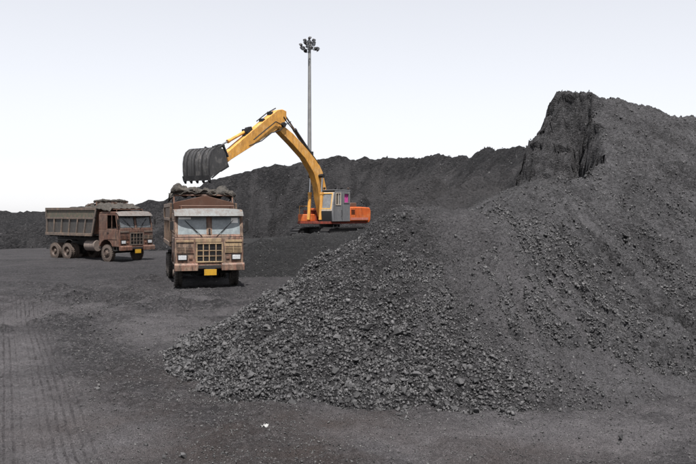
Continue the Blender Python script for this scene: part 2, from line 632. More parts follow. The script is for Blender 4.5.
def red_ground(x, y, z):
    w = fbm(x * 0.8, y * 0.8, 4, 520)
    d = 0.9 * blob(x, y, 430, 452, 1.6, 0.7) + 0.6 * blob(x, y, 210, 372, 1.4, 1.5) + 0.5 * blob(x, y, 300, 420, 1.8, 0.8) + 0.30 * blob(x, y, 90, 430, 2.0, 2.4) + 0.5 * blob(x, y, 250, 450, 1.2, 0.6)
    return d * (0.7 + 0.8 * w)


mg, cg, ng = coal_ground_material('coal_dust_ground', (0.027, 0.0258, 0.0278), (0.056, 0.0535, 0.0565), (0.122, 0.115, 0.120), grain=1.0, chunky=0.5, dusty=0.35)
redf = mg.attr('red')
cg = mg.mix(redf, cg, mg.mix(mg.noise(9, 4, 0.7), (0.030, 0.024, 0.022), (0.070, 0.054, 0.048)))
_p, _q = TRACK[0], TRACK[2]
_l = math.hypot(_q[0] - _p[0], _q[1] - _p[1])
_n = (-(_q[1] - _p[1]) / _l, (_q[0] - _p[0]) / _l, 0)
_dot = mg.node('ShaderNodeVectorMath', operation='DOT_PRODUCT')
mg.link(mg.tc.outputs['Object'], _dot.inputs[0])
_dot.inputs[1].default_value = _n
_s = mg.math('ADD', _dot.outputs['Value'], mg.math('MULTIPLY', mg.noise(0.5, 1, 0.4), 0.06))
_w = mg.math('SINE', mg.math('MULTIPLY', _s, 2 * math.pi / 0.115), 0.0)
_w = mg.math('MULTIPLY', mg.ramp(_w, 0.1, 0.9), mg.ramp(mg.noise(2.6, 4, 0.7), 0.35, 0.6, 0.15, 1.0))
_w = mg.math('MULTIPLY', _w, mg.attr('tread'))
cg = mg.mix(mg.math('MULTIPLY', _w, 0.8), cg, (0.034, 0.031, 0.033))
ng = mg.bump(mg.math('SUBTRACT', 1.0, _w), 0.8, 0.02, ng)
M_GROUND = mg.out(cg, 0.9, ng, spec=0.2)

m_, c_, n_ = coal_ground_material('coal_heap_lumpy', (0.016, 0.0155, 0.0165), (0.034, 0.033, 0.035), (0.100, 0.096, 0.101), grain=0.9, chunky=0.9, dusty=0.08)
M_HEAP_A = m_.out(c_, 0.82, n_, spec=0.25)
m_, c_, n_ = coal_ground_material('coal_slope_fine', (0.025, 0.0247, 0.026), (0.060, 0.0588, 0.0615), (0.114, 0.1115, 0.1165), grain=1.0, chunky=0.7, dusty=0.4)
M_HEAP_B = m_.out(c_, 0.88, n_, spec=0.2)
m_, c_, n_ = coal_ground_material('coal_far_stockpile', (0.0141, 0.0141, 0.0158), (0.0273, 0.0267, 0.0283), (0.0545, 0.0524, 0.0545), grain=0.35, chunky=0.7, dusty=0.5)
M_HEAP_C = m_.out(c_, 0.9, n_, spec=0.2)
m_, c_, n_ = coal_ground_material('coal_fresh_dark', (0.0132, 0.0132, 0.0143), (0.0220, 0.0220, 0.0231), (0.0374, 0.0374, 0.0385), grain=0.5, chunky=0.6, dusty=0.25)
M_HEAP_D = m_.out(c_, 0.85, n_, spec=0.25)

ground = sheet('ground', lines(-2500, 2500, 0.055, 1.10, -9.5, 6.0), lines(-250, 4500, 0.055, 1.022, 7.6, 16.0), H_ground, M_GROUND,
               {'dust': dust_ground, 'red': red_ground, 'tread': tread_ground})
ground['kind'] = 'structure'

def dust_shade_c(x, y, z):  # dust streaks, heightened to paint light and dark onto the planes
    zz, qx, qy, dd = sweep(x, y, CR_C[::5], lambda d: 0.6 * d)
    return 0.34 + 1.0 * fbm(qx * 0.9, qy * 0.9 + 0.05 * dd, 3, 622) + 0.3 * fbm(x * 0.3, y * 0.3, 3, 620) - 0.5 * sstep(2.2, 0.8, dd)


def dust_b(x, y, z):
    """fines washed down in pale streaks; freshly dug faces are bare and dark"""
    zz, qx, qy, dd = sweep(x, y, CR_B[::2], lambda d: 0.6 * d)
    st = fbm(qx * 7, qy * 7, 3, 612) + 0.5 * fbm(x * 0.6, y * 0.6, 3, 610)
    face = sstep(25.6, 26.6, y) * sstep(8.7, 8.2, x) * sstep(5.2, 6.6, z + 0.4 * fbm(x * 2, y * 2, 3, 614))
    return (0.32 + 0.6 * st) * (1 - face) - 0.2 * face


def ledges(co, Z, used):
    """blocky ledges and hollows where the digging face is steep"""
    gy, gx = np.gradient(Z)
    st = sstep(0.11, 0.20, np.hypot(gx, gy)).ravel()[used]
    x, y, z = co.T
    st = st * sstep(9.2, 8.6, x)
    k = fbm(z * 2.6 + 0.6 * x, y * 1.6 + 0.8 * x, 5, 801, 0.65) * 1.3 + 0.5 * np.sign(pn(z * 3.1, x * 1.7 + y * 1.7, 805)) * 0.5
    co = co.copy()
    co[:, 0] += st * 0.09 * k
    co[:, 1] += st * 0.10 * (k + 0.4 * fbm(x * 2 + z * 2, y * 2 - z, 3, 809))
    return co


trimf = lambda x, y: H_ground(x, y) - 0.12
zero = lambda x, y, z: 0 * x
heap_a = sheet('coal_heap', np.arange(-5.6, 6.0, 0.045), np.arange(10.2, 23.5, 0.045), H_a, M_HEAP_A,
               {'dust': lambda x, y, z: 0.75 * sstep(0.8, 2.4, x - 0.24 * (16 - y) + 0.5 * fbm(x, y, 3, 603)) + 0.2 * fbm(x, y, 3, 600)}, trimf)
tag(heap_a, 'low front heap of loose coal lumps, nearest the camera, with a pointed top', 'coal heap')
heap_b = sheet('coal_heap', np.arange(-3.0, 27.0, 0.075), lines(9.5, 46, 0.075, 1.012, 10.2, 29.5), H_b, M_HEAP_B,
               {'dust': dust_b}, trimf, ledges)
tag(heap_b, 'tallest coal heap on the right with a long smooth slope and a steep dug cliff', 'coal heap')
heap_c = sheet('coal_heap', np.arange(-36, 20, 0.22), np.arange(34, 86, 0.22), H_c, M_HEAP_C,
               {'dust': lambda x, y, z: 0.95 * np.exp(-((x - 5.5) / 5.0) ** 2 - ((z - 3.6) / 2.2) ** 2) + dust_shade_c(x, y, z)}, trimf)
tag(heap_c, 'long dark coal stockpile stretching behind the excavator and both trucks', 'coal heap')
heap_d = sheet('coal_heap', np.arange(-9, 14, 0.12), np.arange(29, 58, 0.12), H_d, M_HEAP_D, {'dust': lambda x, y, z: sstep(40.2, 42.6, y + 0.8 * fbm(x * 0.7, y * 0.7, 3, 630)) * 0.9 + 0.15 * fbm(x, y, 3, 631)}, trimf)  # pale top and crest: a lit edge painted in through this attribute
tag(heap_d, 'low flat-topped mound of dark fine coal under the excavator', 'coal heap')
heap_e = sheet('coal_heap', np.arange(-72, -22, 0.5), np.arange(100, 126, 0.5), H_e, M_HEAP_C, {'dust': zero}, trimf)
tag(heap_e, 'distant low coal heap at the far left edge, beyond the long stockpile', 'coal heap')


# ------------------------------------------------------------------ loose lumps
def rock_variants(n):
    out = []
    for i in range(n):
        r = np.random.default_rng(900 + i)
        k = int(r.integers(9, 13))
        p = r.normal(size=(k, 3))
        p /= np.linalg.norm(p, axis=1)[:, None]
        p *= r.uniform(0.78, 1.0, (k, 1))
        p *= np.array([r.uniform(0.95, 1.3), r.uniform(0.7, 1.0), r.uniform(0.5, 0.8)])
        bm = bmesh.new()
        for q in p:
            bm.verts.new(q)
        res = bmesh.ops.convex_hull(bm, input=bm.verts)
        bmesh.ops.delete(bm, geom=[e for e in res['geom_interior'] if isinstance(e, bmesh.types.BMVert)], context='VERTS')
        bmesh.ops.triangulate(bm, faces=bm.faces)
        bm.verts.index_update()
        out.append((np.array([v.co[:] for v in bm.verts]), np.array([[v.index for v in f.verts] for f in bm.faces])))
        bm.free()
    return out


ROCKS = rock_variants(18)


def lump_material(name, lo, hi, rough):
    m = NT(name)
    t = m.attr('tone')
    n = m.noise(30, 4, 0.7)
    c = m.mix(t, lo, hi)
    c = m.mix(m.ramp(n, 0.35, 0.7, 0.5, 0.0), c, tuple(x * 0.5 for x in lo))
    return m.out(c, m.ramp(n, 0.3, 0.7, rough - 0.1, rough + 0.15), m.bump(n, 0.5, 0.012), spec=0.4)


M_LUMP = lump_material('coal_lump', (0.013, 0.0128, 0.0133), (0.116, 0.113, 0.115), 0.55)
M_GRAVEL = lump_material('coal_gravel', (0.018, 0.018, 0.019), (0.115, 0.112, 0.11), 0.65)


def rot_mats(n):
    q = rng.normal(size=(n, 4))
    q /= np.linalg.norm(q, axis=1)[:, None]
    w, x, y, z = q.T
    return np.stack([np.stack([1 - 2 * (y * y + z * z), 2 * (x * y - z * w), 2 * (x * z + y * w)], -1),
                     np.stack([2 * (x * y + z * w), 1 - 2 * (x * x + z * z), 2 * (y * z - x * w)], -1),
                     np.stack([2 * (x * z - y * w), 2 * (y * z + x * w), 1 - 2 * (x * x + y * y)], -1)], 1)


def scatter_mesh(name, pos, size, mat, tone):
    n = len(pos)
    rots = rot_mats(n)
    var = rng.integers(0, len(ROCKS), n)
    V, Fc, T = [], [], []
    base = 0
    for k, (rv, rf) in enumerate(ROCKS):
        s = np.where(var == k)[0]
        if not len(s): continue
        vv = np.einsum('nij,vj->nvi', rots[s], rv) * size[s, None, None] + pos[s, None, :]
        V.append(vv.reshape(-1, 3))
        Fc.append((rf[None] + (np.arange(len(s)) * len(rv))[:, None, None] + base).reshape(-1, 3))
        T.append(np.repeat(tone[s], len(rv)))
        base += len(s) * len(rv)
    V, Fc, T = np.concatenate(V), np.concatenate(Fc), np.concatenate(T)
    me = bpy.data.meshes.new(name)
    me.vertices.add(len(V))
    me.vertices.foreach_set('co', V.ravel().astype(np.float32))
    me.loops.add(Fc.size)
    me.loops.foreach_set('vertex_index', Fc.ravel().astype(np.int32))
    me.polygons.add(len(Fc))
    me.polygons.foreach_set('loop_start', np.arange(0, Fc.size, 3, dtype=np.int32))
    me.update()
    a = me.attributes.new('tone', 'FLOAT', 'POINT')
    a.data.foreach_set('value', T.astype(np.float32))
    me.materials.append(mat)
    o = bpy.data.objects.new(name, me)
    C.objects.link(o)
    o['kind'] = 'stuff'
    return o


def candidates(n, x0, x1, y0, y1, dens, near=False):
    """points where the density allows, inside a view a little wider than the photograph's"""
    x, y = rng.uniform(x0, x1, n), rng.uniform(y0, y1, n)
    if near:
        y = y0 * (y1 / y0) ** rng.uniform(size=n)
        x = y * rng.uniform(-0.56 if x0 < 0 else -0.02, 0.56, n)
    k = np.abs(x) < 0.52 * y + 1.0
    x, y = x[k], y[k]
    k = rng.uniform(size=len(x)) < np.clip(dens(x, y), 0, 1)
    return x[k], y[k]


def tones(n, hi=0.5):
    return np.clip(rng.beta(1.2, 2.2, n) * 1.1 * hi / 0.5, 0, 1)


# -- front heap: coarse on its near and left faces, finer towards the top and the right
def all_but(own):
    fs = [f for f in (H_ground, H_a, H_b) if f is not own]
    return lambda x, y: np.max([f(x, y) for f in fs], 0)


def dens_a(x, y):
    z = H_a(x, y)
    on = (z > all_but(H_a)(x, y) - 0.03)
    up = sstep(2.9, 1.9, z)
    right = sstep(3.4, 1.0, x - 0.12 * (16 - y) * 2 + 0.9 * fbm(x * 0.8, y * 0.8, 4, 700))
    clump = 0.8 + 0.5 * fbm(x * 1.3, y * 1.3, 3, 701)
    return on * (0.10 + 0.16 * sstep(0.0, 0.5, fbm(x * 1.6, y * 0.9, 3, 704)) + 0.80 * right * (0.40 + 0.60 * up) * clump)


ax, ay = candidates(115000, -4.6, 5.0, 10.6, 18.0, dens_a)
az = H_a(ax, ay)
asz = 0.5 * (0.024 + 0.18 * rng.beta(0.9, 6.0, len(ax)) * (0.35 + 0.65 * sstep(2.2, 0.9, az + 0.25 * ax)) + 0.075 * (rng.uniform(size=len(ax)) < 0.014))
asz = asz * (1 - 0.35 * sstep(0.8, 2.4, ax - 0.24 * (16 - ay)))
apos = np.stack([ax, ay, az + asz * rng.uniform(-0.1, 0.75, len(ax))], -1)

# the lumps that show largest stand alone
show = asz / ay * (ay < 16.4) * (np.abs(ax) < 0.44 * ay)
order = np.argsort(-show)
big, rest = order[:288], order[288:]
ROCK_ME = []
for k, (rv, rf) in enumerate(ROCKS):
    me = bpy.data.meshes.new('coal_lump')
    me.from_pydata(rv.tolist(), [], rf.tolist())
    a = me.attributes.new('tone', 'FLOAT', 'POINT')
    a.data.foreach_set('value', np.full(len(rv), 0.15 + 0.65 * (k / len(ROCKS)) ** 1.3, np.float32))
    me.materials.append(M_LUMP)
    ROCK_ME.append(me)


def lump(x, y, z, s, label, group=None, k=None):
    o = bpy.data.objects.new('coal_lump', ROCK_ME[random.randrange(len(ROCK_ME)) if k is None else k])
    C.objects.link(o)
    o.location = (x, y, z)
    o.rotation_euler = (random.uniform(-.6, .6), random.uniform(-.6, .6), random.uniform(0, 6.28))
    o.scale = (s, s, s)
    return tag(o, label, 'coal lump', group)


for i in big:
    lump(*apos[i], asz[i], 'one of the larger angular coal lumps strewn over the near face of the front heap', 'larger coal lumps on the front heap')
bx_, by_ = P(397, 356, 13.1)[:2]
lump(bx_, by_, float(H_a(np.array([bx_]), np.array([by_]))[0]) + 0.03, 0.12, 'biggest dark coal boulder, low on the near face of the front heap', k=4)
for (px, py, s, lab) in ((165, 457, 0.055, 'left one of two lone coal lumps on the road at the bottom edge'),
                         (184, 454, 0.06, 'right one of two lone coal lumps on the road at the bottom edge'),
                         (97, 388, 0.06, 'single dark coal lump lying on the pale road, left of the gravel strip'),
                         (622, 437, 0.07, 'single coal lump on the pale road below the tall slope')):
    gx, gy = G0(px, py)
    lump(gx, gy, float(H_ground(np.array([gx]), np.array([gy]))[0]) + s * 0.35, s, lab)

gx, gy = G0(265, 430)
lit = MB()
for k in range(5):
    for q in range(4):
        lit.v.append((0.045 * k - 0.09, 0.03 * q - 0.045 + 0.01 * math.sin(k * 2.1), 0.022 + 0.018 * math.sin(k * 1.9 + q * 1.3)))
lit.f = [[k * 4 + q, k * 4 + q + 1, k * 4 + q + 5, k * 4 + q + 4] for k in range(4) for q in range(3)]
lit.m = [0] * 12
lo = lit.build('paper_scrap', plain('white_litter', (0.30, 0.30, 0.295), 0.7, var=0.4, scale=30))
lo.modifiers.new('solid', 'SOLIDIFY').thickness = 0.004
lo.location = (gx, gy, float(H_ground(np.array([gx]), np.array([gy]))[0]) + 0.01)
lo.rotation_euler = (0.1, -0.1, 0.5)
lo.scale = (0.6, 0.6, 1.3)
tag(lo, 'small crumpled white scrap of paper on the road before the front heap', 'paper scrap')

s1 = scatter_mesh('coal_lumps', apos[rest], asz[rest], M_LUMP, tones(len(rest)))
tag(s1, 'mass of small coal lumps covering the front heap', 'coal lumps')

# -- tall slope: streaks of lumps down the fall line, thicker near the toe
def dens_b(x, y):
    z = H_b(x, y)
    on = (z > all_but(H_b)(x, y) - 0.03)
    u = (x - 3) * 0.93 + (y - 12) * 0.36           # across the fall line
    d = -(x - 3) * 0.36 + (y - 12) * 0.93
    st = sstep(-0.05, 0.6, fbm(u * 1.6, d * 0.22, 4, 720) + 0.45 * fbm(x * 1.5, y * 1.5, 3, 722))
    toe = np.exp(-(z / 0.35) ** 2)
    low = sstep(4.5, 1.0, z)
    band = np.exp(-((u - 2.2 - 0.1 * d) / 0.9) ** 2) * sstep(3.6, 2.0, z)
    left = 0.55 * sstep(3.4, 2.4, x) * sstep(2.9, 2.2, z)
    return on * np.clip(0.15 + left + 0.75 * st * (0.3 + 0.7 * low) + 0.22 * band * st + 0.7 * toe * sstep(-0.4, 0.4, fbm(x, y, 2, 725) + 0.3), 0, 1)


bx, by = candidates(135000, 0.0, 19.0, 10.4, 31.0, dens_b, True)
bx2, by2 = candidates(26000, 0.2, 5.0, 11.0, 17.0, dens_b)
bx, by = np.concatenate([bx, bx2]), np.concatenate([by, by2])
bz = H_b(bx, by)
bsz = 0.5 * (0.024 + 0.12 * rng.beta(1.0, 6.5, len(bx)) + 0.05 * (rng.uniform(size=len(bx)) < 0.015)) * (1 + 0.015 * (by - 12))
s2 = scatter_mesh('coal_lumps', np.stack([bx, by, bz + bsz * 0.22], -1), bsz, M_LUMP, tones(len(bx), 0.5))
tag(s2, 'loose coal lumps in streaks down the tall right slope', 'coal lumps')

# -- road: gravel strip, spill along the toes, odd stones
def dens_g(x, y):
    dd, s = seg_dist(x, y, GRAVEL)
    strip = np.exp(-(dd / 0.85) ** 2) * (0.55 + 0.6 * fbm(x * 1.2, y * 1.2, 3, 740))
    h = np.maximum(H_a(x, y), H_b(x, y)) - H_ground(x, y)
    toe = np.exp(-np.maximum(-h, 0) / 0.22) * (0.6 + 0.6 * fbm(x * 1.5, y * 1.5, 3, 741))
    tr, s = seg_dist(x, y, TRACK)
    fur = 0.75 * np.exp(-((y - 24) / 4) ** 2) * sstep(0.15, 0.6, ridged(x * 0.22 + 0.3 * y, y * 0.55 - 0.1 * x, 3, 31) - 0.5)
    return (h < 0.02) * (0.13 + 0.55 * np.clip(strip, 0, 1) + 0.6 * np.clip(toe, 0, 1) + fur + 0.08 * sstep(0, .5, fbm(x * .7, y * .7, 3, 743))) * sstep(0.3, 0.9, tr)


gx, gy = candidates(95000, -15, 8.0, 7.6, 31, dens_g, True)
gz = H_ground(gx, gy)
gs = 0.5 * (0.018 + 0.045 * rng.beta(1.1, 4.5, len(gx)) + 0.035 * (rng.uniform(size=len(gx)) < 0.012)) * (0.6 + 0.04 * gy)
s3 = scatter_mesh('gravel', np.stack([gx, gy, gz + gs * 0.2], -1), gs, M_GRAVEL, tones(len(gx), 0.6))
tag(s3, 'small dark stones and coal crumbs scattered over the road', 'gravel')

# -- far heaps and mound: rough crumbs
def top_only(own, others):
    return lambda x, y: own(x, y) > np.max([f(x, y) for f in others], 0)


cx, cy = candidates(9000, -30, 16, 44, 68, lambda x, y: (H_c(x, y) > H_ground(x, y)) * (0.25 + 0.6 * sstep(0.0, .6, fbm(x * .5, y * .5, 3, 760))))
cs = 0.5 * (0.09 + 0.22 * rng.beta(1.1, 4.5, len(cx)))
s4 = scatter_mesh('coal_lumps', np.stack([cx, cy, H_c(cx, cy) + cs * 0.1], -1), cs, M_LUMP, tones(len(cx), 0.3))
tag(s4, 'rough coal lumps on the long stockpile behind the excavator', 'coal lumps')
dx, dy = candidates(9000, -8, 9, 30, 43, lambda x, y: (H_d(x, y) > np.maximum(H_ground(x, y) - 0.10, H_a(x, y))) * (0.2 + 0.5 * sstep(0.0, .6, fbm(x * .8, y * .8, 3, 770)) + 0.6 * np.exp(-np.abs(H_d(x, y)) / 0.15)))
ds = 0.5 * (0.045 + 0.16 * rng.beta(1.1, 4.5, len(dx)))
s5 = scatter_mesh('coal_lumps', np.stack([dx, dy, np.maximum(H_d(dx, dy), H_ground(dx, dy)) + ds * 0.15], -1), ds, M_LUMP, tones(len(dx), 0.35))
tag(s5, 'small coal crumbs on the dark mound below the excavator', 'coal lumps')


# ------------------------------------------------------------------ vehicle materials
M_SALMON = paint('faded_salmon_paint', (0.205, 0.104, 0.074), (0.25, 0.175, 0.125), (0.062, 0.042, 0.032), 0.7, 1.0)
M_CREAM = paint('worn_cream_paint', (0.33, 0.235, 0.135), (0.25, 0.15, 0.10), (0.11, 0.08, 0.055), 0.5, 0.7)
M_RUSTCAB = paint('rusty_red_paint', (0.130, 0.060, 0.040), (0.185, 0.110, 0.078), (0.045, 0.032, 0.027), 0.55, 0.85, off=(7, 3, 1))
M_BODY_N = paint('dusty_brown_body', (0.170, 0.110, 0.075), (0.235, 0.165, 0.115), (0.075, 0.058, 0.048), 0.5, 0.7)
M_BODY_F = paint('dusty_taupe_body', (0.120, 0.092, 0.075), (0.200, 0.140, 0.100), (0.055, 0.048, 0.043), 0.45, 0.7, off=(3, 8, 2))
M_BAY = paint('coal_stained_panel', (0.052, 0.049, 0.046), (0.085, 0.072, 0.062), (0.030, 0.028, 0.027), 0.4, 0.6)
M_GREENBAND = paint('worn_green_band', (0.070, 0.078, 0.052), (0.130, 0.098, 0.074), (0.052, 0.046, 0.040), 0.75, 0.6, scale=1.6)
M_BROWN = paint('brown_sheet_metal', (0.120, 0.062, 0.042), (0.150, 0.088, 0.062), (0.085, 0.055, 0.042), 0.4, 0.35)
M_VISOR = paint('pale_visor_paint', (0.155, 0.17, 0.17), (0.14, 0.125, 0.115), (0.085, 0.07, 0.062), 0.5, 0.7)
M_VISOR_D = paint('dull_visor_paint', (0.15, 0.14, 0.132), (0.13, 0.095, 0.08), (0.07, 0.058, 0.052), 0.5, 0.6)
M_CHASSIS = plain('oily_chassis', (0.022, 0.020, 0.019), 0.7)
M_TYRE = plain('dusty_tyre', (0.055, 0.048, 0.043), 0.9, var=0.4)
M_TYRE_F = plain('pale_dusty_tyre', (0.095, 0.074, 0.062), 0.92, var=0.4)
M_RIM = paint('dusty_rim', (0.085, 0.060, 0.048), (0.12, 0.09, 0.07), (0.04, 0.03, 0.026), 0.4, 0.6)
M_DARK = plain('dark_interior', (0.012, 0.011, 0.011), 0.9)
M_SEAT = plain('worn_seat_cloth', (0.06, 0.045, 0.04), 0.95)
M_LAMP = plain('headlight_glass', (0.42, 0.43, 0.44), 0.15, var=0.3, scale=25)
M_PAPER = plain('white_paper', (0.80, 0.78, 0.74), 0.8, var=0.06)
M_PLATE = paint('yellow_plate', (0.42, 0.235, 0.012), (0.36, 0.19, 0.015), (0.20, 0.11, 0.03), 0.3, 0.4)
M_TARP = paint('dirty_tarpaulin', (0.060, 0.052, 0.043), (0.092, 0.080, 0.067), (0.016, 0.015, 0.014), 0.5, 0.8, rough=0.75, scale=1.4)
M_TANK = paint('dusty_tank', (0.16, 0.13, 0.115), (0.21, 0.17, 0.15), (0.08, 0.065, 0.055), 0.4, 0.6)


def glass_material(name, col, alpha, rough=0.08, dust=0.5):
    m = NT(name)
    n = m.noise(5, 5, 0.7)
    c = m.mix(m.ramp(n, 0.35, 0.7, 0, dust), col, tuple(min(1, x * 1.6 + 0.04) for x in col))
    return m.out(c, m.ramp(n, 0.3, 0.7, rough, rough + 0.2), spec=0.6, alpha=m.ramp(n, 0.35, 0.7, alpha, min(1, alpha + 0.2)))


M_GLASS = glass_material('dusty_reflecting_windscreen', (0.15, 0.17, 0.175), 0.88)  # grey base paints in reflected sky on top of the dust
M_GLASS_D = glass_material('grimy_windscreen', (0.070, 0.076, 0.080), 0.75)


def arc(cx, cz, r, a0, a1, n):
    return [(cx + r * math.cos(R(a0 + (a1 - a0) * i / n)), cz + r * math.sin(R(a0 + (a1 - a0) * i / n))) for i in range(n + 1)]


def wheel(parent, x, y, side, dual, tyre_m, kz, r=0.50):
    """a wheel as a part of its truck, with tyre and rim; side +1 is the truck's left"""
    w = empty('wheel', (x, y, (r - 0.025) * kz))
    w.scale = (1, 1, kz)
    w.parent = parent
    offs = (0.0, -side * 0.33) if dual else (0.0,)
    t = MB()
    for o in offs:
        h = 0.135
        t.lathe([(0.30, o - h), (0.42, o - h), (0.475, o - h + 0.02), (r, o - h + 0.06), (r, o - 0.03), (r - 0.018, o - 0.028), (r - 0.018, o + 0.028),
                 (r, o + 0.03), (r, o + h - 0.06), (0.475, o + h - 0.02), (0.42, o + h), (0.30, o + h), (0.29, o), (0.30, o - h)], (0, 0, 0), 28, caps=False)
        for k in range(28):                      # shoulder lugs
            a = 2 * math.pi * k / 28
            for sgn in (-1, 1):
                c0 = Vector((math.cos(a), 0, math.sin(a)))
                tn = Vector((-math.sin(a), 0, math.cos(a)))
                p = c0 * (r - 0.004) + Vector((0, o + sgn * 0.085, 0))
                vs = [p + c0 * e + tn * f + Vector((0, g, 0)) for e in (-0.02, 0.018) for f in (-0.03, 0.03) for g in (-0.045, 0.045)]
                t.add(vs, [[0, 1, 3, 2], [4, 6, 7, 5], [0, 4, 5, 1], [2, 3, 7, 6], [0, 2, 6, 4], [1, 5, 7, 3]])
    t.build('tyre', tyre_m, w)
    rm = MB()
    s = side
    e = 0.105 * s
    if dual:
        prof = [(0.30, 0.125 * s), (0.285, 0.12 * s), (0.25, 0.02 * s), (0.15, -0.03 * s), (0.13, 0.07 * s), (0.10, 0.11 * s), (0.02, 0.12 * s)]
    else:
        prof = [(0.30, 0.125 * s), (0.285, 0.12 * s), (0.26, 0.06 * s), (0.20, 0.12 * s), (0.14, 0.14 * s), (0.12, 0.19 * s), (0.02, 0.20 * s)]
    rm.lathe([(0.30, -0.12 * s)] + prof, (0, 0, 0), 24)
    rm.build('rim', M_RIM, w)
    b = MB()
    for k in range(8):
        a = 2 * math.pi * k / 8
        yy = prof[3][1]
        b.tube([(0.205 * math.cos(a), yy - 0.02 * s, 0.205 * math.sin(a)), (0.205 * math.cos(a), yy + 0.045 * s, 0.205 * math.sin(a))], 0.018, 6)
    b.build('wheel_nuts', M_CHASSIS, w)
    return w


SC_N = (1.05, 1.05, 1.11)
SC_F = (1.0, 1.0, 1.09)


def xf(z):
    """front surface of the cab at height z"""
    return -0.10 if z < 1.72 else -0.10 - 0.26 * (z - 1.72)


def slab(mb, z0, z1, y0, y1, t=0.08, off=0.0, m=0):
    mb.prism([(xf(z0) + off, z0), (xf(z1) + off, z1), (xf(z1) + off - t, z1), (xf(z0) + off - t, z0)], y0, y1, m)


